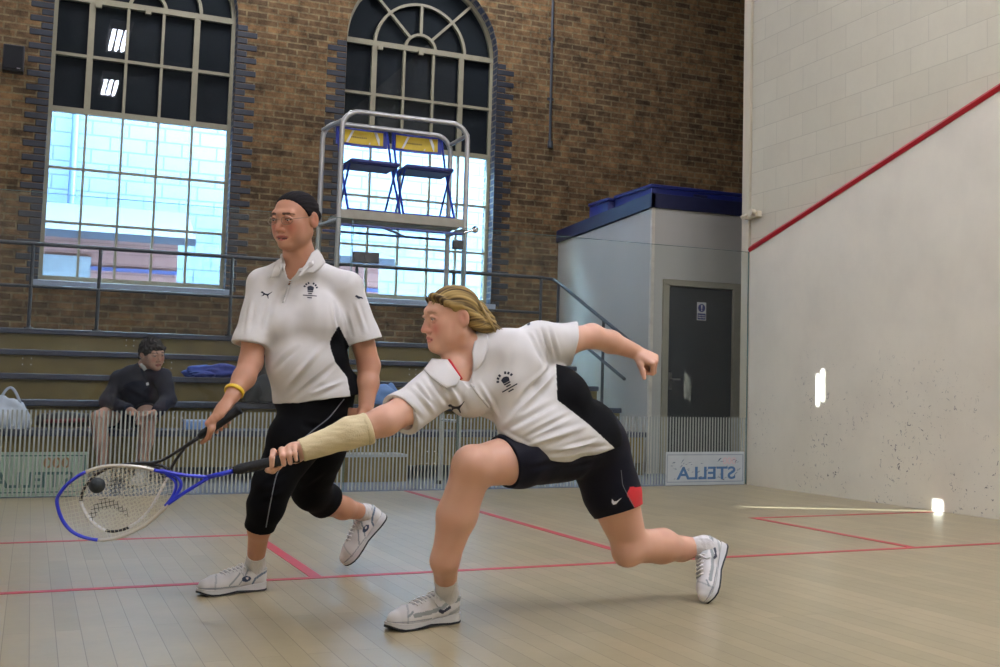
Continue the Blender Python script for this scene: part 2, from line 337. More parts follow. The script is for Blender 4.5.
text_mesh('Fire door\nkeep shut',.021,XZ(3.57,SY2-.005,1.640),M_signw,sg)
# ================================================================ GALLERY
M_ply=mk('tier_plywood',(114,99,50),.6,var=.16,scale=5)
M_tread=mk('tier_tread',(56,62,76),.55,var=.12,scale=9)
M_screw=mk('screw_heads',(200,200,190),.4,metal=.6)
TY=[1.26,1.84,2.42,3.02,3.60]; TZ=[.43,.66,.885,1.11,1.33]; TX0,TX1=-5.9,2.80
for i in range(5):
    y0=TY[i]; y1=TY[i+1] if i<4 else YW; z=TZ[i]; zb=TZ[i-1] if i else 0
    t=MB(); t.box((TX0,y0+.05,zb if i else .12),(TX1,y0+.075,z-.05),bev=.002)
    r_=put('tier_step',t,M_ply); r_['kind']='structure'
    b=MB(); b.box((TX0,y0,z-.052),(TX1,y1+.05,z),bev=.008); put('tread',b,M_tread,r_,label='dark grey tread with rounded nosing')
    b=MB(); b.box((TX1-.03,y0+.075,0),(TX1-.005,y1+.05,z-.05)); put('end_panel',b,M_ply,r_)
    s=MB()
    for X in np.arange(TX0+.4+.31*(i%2),TX1,1.22):
        for dx in (-.035,.035):
            for dz in (.25,.5): s.tube([(X+dx,y0+.052,zb+(z-zb)*dz+.03),(X+dx,y0+.046,zb+(z-zb)*dz+.03)],.0055,8)
    put('screws',s,M_screw,r_)
# aisle half steps in the tiers
for i in range(4):
    y0=TY[i]; z=TZ[i]+.115; b=MB(); b.box((-.42,y0+.30,TZ[i]),(.28,TY[i+1]+.05,z-.02)); st=put('aisle_step',b,M_ply); st['kind']='structure'
    b=MB(); b.box((-.42,y0+.285,z-.02),(.28,TY[i+1]+.05,z),bev=.004); put('step_nosing',b,mk('aluminium_nosing',(158,164,166),.4,var=.05),st)
b=MB(); b.box((-.42,.98,0),(.28,1.31,.215)); st=put('aisle_step',b,M_ply); st['kind']='structure'
b=MB(); b.box((-.42,.96,.215),(.28,1.31,.24),bev=.004); put('step_nosing',b,bpy.data.materials['aluminium_nosing'],st)
# guard rail along the top tier + stair handrail
M_rail=mk('dark_rail_paint',(46,52,56),.45,var=.1)
gr=thing('guard_rail','dark painted two bar guard rail along the top tier under the arched windows','railing',(-1,3.6,1.33))
b=MB(); b.tube([(-5.9,3.6,2.155),(2.60,3.6,2.155)],.020,12); put('top_rail',b,M_rail,gr,smooth=.7)
b=MB(); b.tube([(-5.9,3.6,1.74),(2.58,3.6,1.74)],.016,12); put('middle_rail',b,M_rail,gr,smooth=.7)
for x in (-5.2,-4.0,-2.757,-2.157,-.9,.4,1.5,2.57):
    b=MB(); b.tube([(x,3.6,1.33),(x,3.6,2.15)],.017,10); b.tube([(x,3.6,1.33),(x,3.6,1.342)],.04,12); put('rail_post',b,M_rail,gr,smooth=.7)
hr=thing('stair_handrail','sloping dark handrail down the right end of the tiers beside the store wall','handrail',(2.80,2.3,.885))
b=MB(); b.tube([(2.60,3.75,2.165),(2.78,3.75,2.16),(2.80,3.62,2.11),(2.80,2.84,1.80),(2.80,1.62,1.33)],.020,12); put('top_rail',b,M_rail,hr,smooth=.7)
b=MB(); b.tube([(2.80,3.62,1.63),(2.80,2.84,1.345),(2.80,1.80,.965)],.018,12); b.sphere((2.80,1.80,.965),.019,10,6); put('lower_rail',b,M_rail,hr,smooth=.7)
for y,zt,zb in ((3.62,2.11,1.33),(2.34,1.60,.66)):
    b=MB(); b.tube([(2.80,y,zb),(2.80,y,zt)],.017,10); put('rail_post',b,M_rail,hr,smooth=.7)
# ================================================================ GLASS BACK WALL
M_glass=glassmat('toughened_glass',(.955,.975,.965),1.32,0.,.006); M_edge=mk('glass_edge',(96,122,116),.25,var=.05)
M_stripe=mk('etched_stripe',(150,157,150),.8,var=.04)
M_patch=mk('dark_patch_fitting',(70,72,74),.4,metal=.7,var=.06)
GP=[(-XR+.01,-.505,2.143,'wide clear panel of the glass back wall left of the glass door'),(-.497,.415,2.125,'glass door with metal corner fittings under the umpire platform'),(.423,XR-.006,2.143,'wide clear panel of the glass back wall right of the glass door')]
for k,(x0,x1,h,lab) in enumerate(GP):
    b=MB(); b.box((x0,0,.004),(x1,.012,h)); g=put('glass_door' if k==1 else 'glass_panel',b,M_glass); tag(g,lab,'glass door' if k==1 else 'glass wall',None)
    e=MB(); e.box((x0,-.0005,h),(x1,.0125,h+.003)); e.box((x0,-.0005,.0045),(x0+.003,.0125,h)); e.box((x1-.003,-.0005,.0045),(x1,.0125,h)); put('polished_edge',e,M_edge,g)
    s=MB(); P=.029
    for j in range(int(x0/P)-1,int(x1/P)+2):
        a=j*P
        if a>x0+.004 and a+.0115<x1-.004: s.box((a,-.0012,.012),(a+.0115,-.0002,.610))
    put('etched_stripes',s,M_stripe,g,label='band of pale vertical stripes')
    if k==1:
        for lo,hi in (((-.49,-.02,1.80),(-.285,.032,1.885)),((.325,-.02,1.965),(.41,.032,2.04))):
            q=MB(); q.box(lo,hi,bev=.005); q.tube([((lo[0]+hi[0])/2,-.021,(lo[2]+hi[2])/2),((lo[0]+hi[0])/2,-.025,(lo[2]+hi[2])/2)],.02,14); put('patch_fitting',q,M_patch,g)
        q=MB(); q.tube([(.40,-.03,2.10),(.47,-.03,2.125),(.485,-.03,2.13)],.012,10); q.sphere((.50,-.03,2.135),.03,14,9); put('door_knob',q,M_chrome,g,smooth=.7)
# ---- sponsor boards at the foot of the glass, lettering seen from behind
def board(x0,x1,y,h,col,label,stroke,words):
    b=MB(); b.box((x0,y,.004),(x1,y+.008,h),bev=.003); o=put('sponsor_board',b,mk('board_face',col,.5,var=.05,scale=8)); tag(o,label,'sign')
    e=MB()
    for lo,hi in (((x0+.012,y-.002,h-.03),(x1-.012,y,h-.022)),((x0+.012,y-.002,.03),(x1-.012,y,.038)),((x0+.012,y-.002,.03),(x0+.02,y,h-.022)),((x1-.02,y-.002,.03),(x1-.012,y,h-.022))): e.box(lo,hi)
    put('border_line',e,stroke,o)
    for (t,s,cx,cz,m,sx) in words: text_mesh(t,s,XZ(cx,y-.0012,cz),m,o,mirror=True,sx=sx)
    return o
M_teal=mk('board_teal_print',(86,124,120),.6,var=.05); M_orange=mk('board_orange_print',(176,138,100),.6,var=.05)
board(-3.17,-2.315,.045,.315,(170,192,172),'pale green sponsor board with mirror-image teal capitals behind the striped glass at the far left','x' and M_teal,
      [('STELLA',.150,-2.655,.115,M_teal,1.08),('000',.10,-2.51,.235,M_orange,1.15)])
M_gblue=mk('board_blue_print',(70,108,148),.6,var=.15,scale=30); M_pink=mk('board_pink_print',(196,176,176),.6,var=.03)
rb=board(2.335,3.15,-.016,.30,(176,184,186),'scuffed pale board with blue mirror-image capitals in the right corner by the door','x' and mk('board_border',(140,150,156),.6),
      [('STELLA',.155,2.755,.105,M_gblue,1.22),('000',.085,2.99,.215,M_pink,1.1)])
b=MB(); rr=random.Random(3)
for i in range(46):
    x=2.37+rr.random()*.72; z=.05+rr.random()*.17; a=rr.uniform(-.3,.9); l=rr.uniform(.015,.06); t=rr.uniform(.002,.007)
    b.prism([(x,-.0185,z),(x+l*math.cos(a),-.0185,z+l*math.sin(a)),(x+l*math.cos(a)*.6-t*math.sin(a),-.0185,z+l*.6*math.sin(a)+t)],(0,.0012,0))
put('scuff_marks',b,mk('scuff_dark',(76,92,112),.7),rb,label='dark scratches and scuffs')
# ================================================================ UMPIRE TOWER
M_tube=mk('silver_tube',(176,176,172),.35,metal=.55,var=.04)
tw=thing('umpire_platform','tall silver tube umpire platform behind the glass wall in front of the right window','platform',(0,.43,0))
def hoop(xa,xb,y,z0,z1,rad=.14):
    p=[(xa,y,z0)]
    for i in range(7): g=pi-(pi/2)*i/6; p.append((xa+rad+rad*math.cos(g),y,z1-rad+rad*math.sin(g)))
    for i in range(7): g=pi/2-(pi/2)*i/6; p.append((xb-rad+rad*math.cos(g),y,z1-rad+rad*math.sin(g)))
    p.append((xb,y,z0)); return p
for (xa,xb,y,lab) in ((-.572,.488,.20,'front hoop and legs'),(-.63,.485,.66,'rear hoop and legs')):
    b=MB(); b.tube(hoop(xa,xb,y,.02,3.055 if y<.4 else 3.04),.021,14); put('tube_hoop',b,M_tube,tw,smooth=.7,label=lab+' of silver tube')
    for x in (xa,xb):
        b=MB(); b.tube([(x,y,0),(x,y,.03)],.026,12); put('rubber_foot',b,mk('black_rubber',(22,22,24),.8) if 'black_rubber' not in bpy.data.materials else bpy.data.materials['black_rubber'],tw,smooth=.7)
M_board=mk('platform_board',(150,146,132),.6,var=.08)
b=MB(); b.box((-.56,.21,2.185),(.48,.66,2.225),bev=.004); put('deck',b,M_board,tw)
b=MB(); b.box((-.575,.185,2.17),(.495,.20,2.245),bev=.004); put('front_board',b,M_board,tw)
for xa,xb in ((-.572,-.63),(.488,.485)):
    
    for zz,rr_ in ((2.97,.017),(2.16,.017),(.55,.012)): b=MB(); b.tube([(xa,.20,zz),(xb,.66,zz)],rr_,10); put('side_bar',b,M_tube,tw,smooth=.7)
mb_=mk('blue_tube',(40,56,130),.4)
for p_,q_ in (((-.55,.2,2.12),(.51,.2,2.12)),((-.6,.66,2.12),(.49,.66,2.12)),((-.2,.2,2.12),(.1,.66,2.12))): b=MB(); b.tube([p_,q_],.011,8); put('under_brace',b,mb_,tw,smooth=.7)
# folding chairs
M_blue=mk('blue_enamel',(26,46,146),.35,var=.05); M_seat=mk('navy_seat_pad',(22,34,96),.5,var=.08); M_yel=mk('yellow_back_pad',(206,176,30),.5,var=.06)
def folding_chair(x,y,z,rz,label):
    t=thing('folding_chair',label,'chair',(0,0,0),'folding chairs on the umpire platform')
    W=.216
    b=MB(); b.box((-W+.01,-.20,.435),(W-.01,.17,.47),bev=.014)
    b.box((-W+.03,-.17,.425),(W-.03,.14,.437)); put('seat',b,M_seat,t,smooth=.6)
    b=MB(); n=10
    for i in range(n):      # curved back band
        u0=-W-.005+(2*W+.01)*i/n; u1=-W-.005+(2*W+.01)*(i+1)/n; c=lambda u:.275+.035*(1-(u/W)**2)
        b.prism([(u0,c(u0),.68),(u1,c(u1),.68),(u1,c(u1)+.012,.845),(u0,c(u0)+.012,.845)],(0,.012,.0))
    bk=put('backrest',b,M_blue,t,smooth=.6)
    p=MB()
    for i in range(n):
        u0=-W*.86+(2*W*.86)*i/n; u1=-W*.86+(2*W*.86)*(i+1)/n; c=lambda u:.275+.035*(1-(u/W)**2)-.007
        p.prism([(u0,c(u0)+.001,.703),(u1,c(u1)+.001,.703),(u1,c(u1)+.010,.825),(u0,c(u0)+.010,.825)],(0,.006,0))
    put('back_pad',p,M_yel,bk,label='yellow pad with white flashes')
    for ux,w_,sl_ in ((-.62,.09,.25),(.30,.05,.3),(.70,.12,-.2)):
        u=ux*W; c=.275+.035*(1-(u/W)**2)-.0075; q=MB()
        q.prism([(u,c,.705),(u+w_*W,c,.705),(u+(w_+sl_)*W,c+.009,.822),(u+sl_*W,c+.009,.822)],(0,.002,0))
        put('white_flash',q,M_signw,bk)
    q=MB()
    for k in range(9): u=(-.4+.072*k)*W; c=.275+.035*(1-(u/W)**2)-.0077; q.box((u,c+.003,.755),(u+.009,c+.005,.768))
    put('printed_lettering',q,mk('grey_print',(120,104,40),.6) if 'grey_print' not in bpy.data.materials else bpy.data.materials['grey_print'],bk)
    for s in (-1,1):
        b=MB(); b.tube([(s*W,-.22,0),(s*W,.10,.47),(s*W,.285,.84)],.010,8); put('frame_leg',b,M_blue,t,smooth=.7)
        b=MB(); b.tube([(s*(W-.022),.24,0),(s*(W-.022),-.12,.445)],.009,8); put('leg',b,M_blue,t,smooth=.7)
        b=MB(); b.tube([(s*W,.03,.38),(s*(W-.02),-.03,.46)],.007,8); put('brace',b,M_blue,t,smooth=.7)
    for p_,q_ in (((-W,-.2,.03),(W,-.2,.03)),((-W+.02,.22,.03),(W-.02,.22,.03))): b=MB(); b.tube([p_,q_],.007,8); put('stretcher',b,M_blue,t,smooth=.7)
    t.location=(x,y,z); t.rotation_euler=(0,0,rz); t.scale=(1,1,.955); return t
folding_chair(-.285,.42,2.226,.02,'blue folding chair with yellow back, the left one of the pair on the umpire platform')
folding_chair(.185,.42,2.226,-.03,'blue folding chair with yellow back, the right one of the pair on the umpire platform')
# ================================================================ LOOSE PROPS IN THE HALL
M_black=mk('black_plastic',(20,20,22),.55,var=.1); M_grille=mk('speaker_grille',(13,13,15),.9,bump=.6,bscale=700)
sp=thing('loudspeaker','small black loudspeaker bracketed high on the brick wall left of the windows','loudspeaker',(-3.05,4.66,4.06))
b=MB(); b.box((-3.155,4.56,4.06),(-2.955,4.72,4.34),bev=.012); put('cabinet',b,M_black,sp,smooth=.6)
b=MB(); b.box((-3.142,4.552,4.08),(-2.968,4.562,4.328),bev=.004); put('grille',b,M_grille,sp)
b=MB(); b.box((-3.02,4.549,4.085),(-2.985,4.553,4.095)); put('badge',b,M_steel,sp)
b=MB(); b.box((-3.09,4.72,4.15),(-3.02,4.80,4.25)); put('bracket',b,M_black,sp)
pc=thing('conduit_pipe','thin dark conduit running down the brick wall right of the second window','pipe',(3.1,4.78,3.99))
b=MB(); b.tube([(3.10,4.775,HC),(3.115,4.775,4.0)],.018,10); put('pipe',b,M_rail,pc,smooth=.7)
b=MB(); b.tube([(3.115,4.76,4.06),(3.115,4.76,3.97)],.034,12); put('end_box',b,M_rail,pc,smooth=.7)
for z in (4.6,5.4): b=MB(); b.box((3.07,4.765,z),(3.145,4.80,z+.03)); put('pipe_clip',b,M_rail,pc)
M_bbox=mk('blue_plastic',(26,36,104),.4,var=.08)
def crate(name,lo,hi,label):
    t=thing(name,label,'box',((lo[0]+hi[0])/2,(lo[1]+hi[1])/2,lo[2]))
    b=MB(); b.box(lo,(hi[0],hi[1],hi[2]-.04),bev=.015); put('body',b,M_bbox,t,smooth=.6)
    b=MB(); b.box((lo[0]-.012,lo[1]-.012,hi[2]-.04),(hi[0]+.012,hi[1]+.012,hi[2]),bev=.01); put('lid',b,M_bbox,t,smooth=.6)
    b=MB(); b.box(((lo[0]+hi[0])/2-.09,lo[1]-.03,hi[2]-.10),((lo[0]+hi[0])/2+.09,lo[1]-.001,hi[2]-.07),bev=.006); put('handle',b,M_navy,t)
crate('storage_crate',(3.36,2.35,2.762),(4.6,3.3,3.16),'big dark blue crate lying on the flat roof of the store room')
crate('storage_crate',(3.30,3.36,2.762),(3.9,3.9,3.14),'smaller dark blue crate behind the big one on the store room roof')
cl=thing('wall_clamp','small off-white clamp bracket at the end of the white court wall above the red line','bracket',(XR,0,2.5))
b=MB(); b.box((XR-.03,-.18,2.455),(XR+.02,.06,2.51),bev=.008); put('plate',b,M_paint,cl)
b=MB(); b.tube([(XR-.03,.0,2.485),(XR-.045,.03,2.48),(XR-.055,.06,2.475)],.016,10); put('clamp_arm',b,M_paint,cl,smooth=.7); b=MB(); b.tube([(XR-.03,-.12,2.50),(XR-.07,-.12,2.50)],.03,12); put('clamp_screw',b,M_paint,cl,smooth=.7)
# soft lumps (bags, clothes): displaced closed surfaces
def lump(name,c,s,seed,mat,parent=None,folds=.12,flat=.25,sub=4):
    bm=bmesh.new(); bmesh.ops.create_icosphere(bm,subdivisions=sub,radius=1)
    r=np.random.RandomState(seed); k=r.randn(7,3)*2.6; ph=r.rand(7)*6.28
    mb=MB(); vs=[]
    for v in bm.verts:
        p=np.array(v.co); d=1+folds*sum(math.sin(k[i]@p+ph[i]+1.5*math.sin(k[(i+1)%7]@p)) for i in range(7))/2.2
        q=p*d; q[2]=max(q[2],-flat) ; vs.append(np.array(c)+np.array([q[0]*s[0],q[1]*s[1],(q[2]+flat)*s[2]]))
    bm.verts.index_update(); mb.add(vs,[[v.index for v in f.verts] for f in bm.faces]); bm.free()
    return put(name,mb,mat,parent,smooth=True)
M_pbag=mk('white_plastic_bag',(196,204,214),.3,var=.06); M_lblue=mk('light_blue_cloth',(120,158,214),.8,var=.1); M_rblue=mk('royal_blue_cloth',(40,62,140),.8,var=.15); M_coat=mk('slate_coat',(20,30,34),.8,var=.15)
t=thing('carrier_bag','white plastic carrier bag with loop handles on the lowest tier at the far left','bag',(-2.86,1.45,.431))
lump('body',(-2.87,1.45,.432),(.16,.13,.19),3,M_pbag,t,.16)
for dy in (-.04,.05):
    b=MB(); b.tube([(-2.93+.16*i/10,1.45+dy,.63+.13*math.sin(pi*i/10)) for i in range(11)],.010,6,ry=.003); put('loop_handle',b,M_pbag,t,smooth=True)
t=thing('sports_jacket','crumpled royal blue sports jacket left on the tier behind the standing player\'s arm','jacket',(-1.12,2.6,.886))
lump('body',(-1.10,2.62,.887),(.25,.12,.10),8,M_rblue,t,.22); lump('sleeve',(-1.28,2.50,.887),(.12,.06,.05),9,M_rblue,t,.2)
t=thing('small_case','small light blue case on the lowest tier beside the seated man','case',(-1.40,1.42,.431))
b=MB(); b.box((-1.535,1.33,.433),(-1.33,1.47,.50),bev=.012); put('body',b,M_lblue,t,smooth=.6)
b=MB(); b.box((-1.54,1.325,.495),(-1.325,1.475,.515),bev=.006); put('lid',b,mk('pale_blue_plastic',(150,180,224),.4),t)
t=thing('folded_towel','light blue towel heaped on the tier between the two players','towel',(.30,1.75,.661))
lump('body',(.27,1.92,.662),(.13,.10,.15),5,M_lblue,t,.12); lump('corner',(.35,1.90,.662),(.07,.07,.13),6,M_lblue,t,.2)
t=thing('kit_bag','long dark red and black kit bag on the lowest tier left of the seated man','bag',(-2.40,1.5,.431))
b=MB(); b.tube([(-2.66,1.5,.49),(-2.62,1.5,.50),(-2.42,1.5,.51),(-2.26,1.5,.50),(-2.22,1.5,.49)],[.03,.055,.06,.055,.03],14); put('body',b,M_black,t,smooth=.8)
b=MB(); b.tube([(-2.6,1.437,.49),(-2.28,1.437,.505)],.016,8); put('red_panel',b,mk('dark_red_cloth',(110,30,36),.7),t,smooth=True)
# slate jacket hanging over the tiers
t=thing('hanging_coat','dark slate coat draped down the tiers behind the standing player','coat',(-.75,2.0,.66))
lump('body',(-.72,2.30,.70),(.27,.16,.42),12,M_coat,t,.10,flat=.1); lump('skirt',(-.68,1.98,.665),(.30,.18,.24),13,M_coat,t,.10,flat=.1); lump('sleeve',(-.9,1.9,.665),(.09,.1,.17),14,M_coat,t,.12,flat=.2)
# ================================================================ SMOOTH SOLID MODELLING (signed distance -> one mesh)
V=lambda *a: np.array(a,float)
def unit(v): v=np.asarray(v,float); return v/np.linalg.norm(v)
class Field:
    def __init__(s,lo,hi,h):
        s.h=h; s.lo=np.array(lo,float); s.n=np.ceil((np.array(hi)-s.lo)/h).astype(int)+1
        s.F=np.full(s.n,.2,np.float32)
    def reg(s,lo,hi,m):
        a=np.maximum(np.floor((np.asarray(lo)-m-s.lo)/s.h).astype(int),0); b=np.minimum(np.ceil((np.asarray(hi)+m-s.lo)/s.h).astype(int)+1,s.n)
        if np.any(b<=a): return None
        sl=tuple(slice(a[i],b[i]) for i in range(3))
        g=[(s.lo[i]+s.h*np.arange(a[i],b[i])).astype(np.float32).reshape([-1 if j==i else 1 for j in range(3)]) for i in range(3)]
        return sl,g
    def _u(s,sl,d,k,op):
        A=s.F[sl]
        if op=='add':
            if k>0: hh=np.maximum(k-np.abs(A-d),0)/k; s.F[sl]=np.minimum(A,d)-hh*hh*k*.25
            else: s.F[sl]=np.minimum(A,d)
        elif op=='sub':
            d=-d
            if k>0: hh=np.maximum(k-np.abs(A-d),0)/k; s.F[sl]=np.maximum(A,d)+hh*hh*k*.25
            else: s.F[sl]=np.maximum(A,d)
    def cone(s,a,b,ra,rb,k=.02,op='add',off=0.):
        a=np.asarray(a,float); b=np.asarray(b,float); ra+=off; rb+=off; R=max(ra,rb)
        q=s.reg(np.minimum(a,b)-R,np.maximum(a,b)+R,k+4*s.h)
        if q is None: return
        sl,g=q; ab=(b-a).astype(np.float32); l2=max(float(ab@ab),1e-12)
        x,y,z=[g[i]-np.float32(a[i]) for i in range(3)]
        t=np.clip((x*ab[0]+y*ab[1]+z*ab[2])/l2,0,1)
        d=np.sqrt((x-t*ab[0])**2+(y-t*ab[1])**2+(z-t*ab[2])**2)-(ra+(rb-ra)*t)
        s._u(sl,d.astype(np.float32),k,op)
    def ell(s,c,r,ax=None,k=.02,op='add',off=0.):
        c=np.asarray(c,float); r=np.asarray(r,float)+off; ax=np.eye(3) if ax is None else np.asarray(ax,float)  # rows = axes
        e=np.sqrt(((ax*r[:,None])**2).sum(0)); q=s.reg(c-e,c+e,k+4*s.h)
        if q is None: return
        sl,g=q; x,y,z=[g[i]-np.float32(c[i]) for i in range(3)]
        k0=0; k1=0
        for i in range(3):
            u=(x*np.float32(ax[i,0])+y*np.float32(ax[i,1])+z*np.float32(ax[i,2])); k0=k0+(u/r[i])**2; k1=k1+(u/r[i]**2)**2
        k0=np.sqrt(k0); k1=np.sqrt(k1)+1e-9
        d=np.maximum(k0*(k0-1)/k1,-r.min())
        s._u(sl,d.astype(np.float32),k,op)
    def chain(s,P,R,k=.02,op='add',off=0.):
        for i in range(len(P)-1): s.cone(P[i],P[i+1],R[i],R[i+1],k,op,off)
    def ccone(s,P,R,p,n,k=.02,off=0.,op='add'):
        """chain of cones cut off square at a plane (sleeves, trouser legs)"""
        P=[np.asarray(q,float) for q in P]; R=[r+off for r in R]; m=max(R)
        q=s.reg(np.min(P,0)-m,np.max(P,0)+m,k+4*s.h)
        if q is None: return
        sl,g=q; D=None
        for i in range(len(P)-1):
            a,b,ra,rb=P[i],P[i+1],R[i],R[i+1]; ab=(b-a).astype(np.float32); l2=max(float(ab@ab),1e-12)
            x,y,z=[g[j]-np.float32(a[j]) for j in range(3)]; t=np.clip((x*ab[0]+y*ab[1]+z*ab[2])/l2,0,1)
            d=np.sqrt((x-t*ab[0])**2+(y-t*ab[1])**2+(z-t*ab[2])**2)-(ra+(rb-ra)*t)
            if D is None: D=d
            else: hh=np.maximum(.03-np.abs(D-d),0)/.03; D=np.minimum(D,d)-hh*hh*.0075
        n=unit(n); D=np.maximum(D,(g[0]-p[0])*n[0]+(g[1]-p[1])*n[1]+(g[2]-p[2])*n[2])
        s._u(sl,D.astype(np.float32),k,op)
    def plane(s,p,n,k=.0,lo=None,hi=None):
        """cut away the side n points to (optionally only inside a box)"""
        q=s.reg(lo,hi,0) if lo is not None else s.reg(s.lo,s.lo+s.n*s.h,0)
        if q is None: return
        sl,g=q; n=unit(n); d=(g[0]-p[0])*n[0]+(g[1]-p[1])*n[1]+(g[2]-p[2])*n[2]
        s._u(sl,-d.astype(np.float32),k,'sub')
    def sample(s,P):
        u=(np.asarray(P,float)-s.lo)/s.h; i=np.clip(np.floor(u).astype(int),0,s.n-2); f=u-i; r=0
        for dx in(0,1):
            for dy in(0,1):
                for dz in(0,1):
                    w=(f[...,0] if dx else 1-f[...,0])*(f[...,1] if dy else 1-f[...,1])*(f[...,2] if dz else 1-f[...,2])
                    r=r+w*s.F[i[...,0]+dx,i[...,1]+dy,i[...,2]+dz]
        return r
    def grad(s,P):
        e=s.h; return np.stack([s.sample(P+d)-s.sample(P-d) for d in np.eye(3)*e],-1)/(2*e)
    def mesh(s,smooth=1):
        F=s.F; F[0]=F[-1]=.2; F[:,0]=F[:,-1]=.2; F[:,:,0]=F[:,:,-1]=.2
        I=F<0; n=s.n
        c=np.zeros(n-1,np.uint8)
        for dx in(0,1):
            for dy in(0,1):
                for dz in(0,1): c+=I[dx:n[0]-1+dx,dy:n[1]-1+dy,dz:n[2]-1+dz]
        act=(c>0)&(c<8); ids=np.argwhere(act); vid=np.full(n-1,-1,np.int32); vid[act]=np.arange(len(ids)); del c
        cor=[(dx,dy,dz) for dx in(0,1) for dy in(0,1) for dz in(0,1)]
        val=np.stack([F[ids[:,0]+o[0],ids[:,1]+o[1],ids[:,2]+o[2]] for o in cor],1)
        acc=np.zeros((len(ids),3)); cnt=np.zeros(len(ids))
        for a in range(8):
            for b in range(a+1,8):
                if sum(abs(cor[a][i]-cor[b][i]) for i in range(3))!=1: continue
                m=(val[:,a]<0)!=(val[:,b]<0); t=val[m,a]/(val[m,a]-val[m,b])
                acc[m]+=np.array(cor[a])+t[:,None]*(np.array(cor[b])-np.array(cor[a])); cnt[m]+=1
        P=s.lo+s.h*(ids+acc/cnt[:,None])
        Q=[]
        for ax in range(3):
            a=[slice(None)]*3; b=[slice(None)]*3; a[ax]=slice(0,-1); b[ax]=slice(1,None)
            A=I[tuple(a)]; B=I[tuple(b)]; e=np.argwhere(A!=B); o1,o2=[i for i in range(3) if i!=ax]
            if ax==1: o1,o2=o2,o1
            ok=(e[:,o1]>0)&(e[:,o2]>0)&(e[:,o1]<n[o1]-1)&(e[:,o2]<n[o2]-1); e=e[ok]
            def cell(d1,d2): q=e.copy(); q[:,o1]-=d1; q[:,o2]-=d2; return vid[q[:,0],q[:,1],q[:,2]]
            q=np.stack([cell(1,1),cell(0,1),cell(0,0),cell(1,0)],1)
            fl=~A[e[:,0],e[:,1],e[:,2]]; q[fl]=q[fl][:,::-1]; Q.append(q)
        Q=np.concatenate(Q)
        for _ in range(smooth): P=lap(P,Q)
        return P,Q
def lap(P,Q,w=.5):
    S=np.zeros_like(P); C=np.zeros(len(P))
    for i in range(4):
        for j in (1,3):
            np.add.at(S,Q[:,i],P[Q[:,(i+j)%4]]); np.add.at(C,Q[:,i],1)
    return P*(1-w)+w*S/np.maximum(C,1)[:,None]
def normals(P,Q):
    n=np.cross(P[Q[:,2]]-P[Q[:,0]],P[Q[:,3]]-P[Q[:,1]]); N_=np.zeros_like(P)
    for i in range(4): np.add.at(N_,Q[:,i],n)
    return N_/np.maximum(np.linalg.norm(N_,axis=1),1e-12)[:,None]
def ridges(P,Q,L_):
    """cloth folds: raised / sunk creases along 3D segments (a,b,width,height)"""
    N_=normals(P,Q); D=np.zeros(len(P))
    for a,b,w,h in L_:
        a=np.asarray(a,float); ab=np.asarray(b,float)-a; t=np.clip(((P-a)@ab)/(ab@ab),0,1)
        d=np.linalg.norm(P-a-t[:,None]*ab,axis=1); D+=h*np.exp(-(d/w)**2)*np.sin(np.clip(t,0,1)*pi)
    return P+N_*D[:,None]
def creases(P,Q,L_):
    """cloth folds along lines measured in the photo, laid on the surface: ((x0,y0),(x1,y1),width,height)"""
    sf=Surf((P,Q)); N_=normals(P,Q); D=np.zeros(len(P))
    for p0,p1,w_,h in L_:
        H_=[sf.hit(p0[0]+(p1[0]-p0[0])*t,p0[1]+(p1[1]-p0[1])*t)[0] for t in np.linspace(0,1,9)]; H_=[q for q in H_ if q is not None]
        if len(H_)<3: continue
        best=np.full(len(P),1e9); bt=np.zeros(len(P)); n=len(H_)-1
        for i in range(n):
            a=H_[i]; ab=H_[i+1]-a; t=np.clip(((P-a)@ab)/(ab@ab+1e-12),0,1); d=np.linalg.norm(P-a-t[:,None]*ab,axis=1); m=d<best; best[m]=d[m]; bt[m]=(i+t[m])/n
        D+=h*(np.exp(-(best/w_)**2)-.45*np.exp(-((best-1.9*w_)/w_)**2))*np.sin(bt*pi)
    return P+N_*D[:,None]
def ripple(P,Q,amp,sc,seed):
    r=np.random.RandomState(seed); N_=normals(P,Q); k=r.randn(6,3)*sc; ph=r.rand(6)*6.28
    g=sum(np.sin(P@k[i]+ph[i]+1.3*np.sin(P@k[(i+1)%6]*.7)) for i in range(6))/3
    return P+N_*(amp*g)[:,None]
def putq(name,P,Q,mats,parent=None,mi=None,col=None,**props):
    off=wloc(parent) if parent is not None else Vector((0,0,0))
    me=bpy.data.meshes.new(name); o=bpy.data.objects.new(name,me); COL.objects.link(o); o.parent=parent
    P=np.asarray(P)-np.array(off); Q=np.asarray(Q,np.int32)
    me.vertices.add(len(P)); me.vertices.foreach_set('co',P.astype(np.float32).ravel())
    me.loops.add(Q.size); me.loops.foreach_set('vertex_index',Q.ravel())
    me.polygons.add(len(Q)); me.polygons.foreach_set('loop_start',np.arange(0,Q.size,Q.shape[1],dtype=np.int32)); me.polygons.foreach_set('use_smooth',np.ones(len(Q),bool))
    for m in (mats if isinstance(mats,(list,tuple)) else [mats]): me.materials.append(m)
    if mi is not None: me.polygons.foreach_set('material_index',np.asarray(mi,np.int32))
    me.update(calc_edges=True); me.validate()
    if col is not None:
        ca=me.color_attributes.new('tone','FLOAT_COLOR','POINT'); c=np.ones((len(P),4),np.float32); c[:,:3]=col; ca.data.foreach_set('color',c.ravel())
    for k,v in props.items(): o[k]=v
    return o
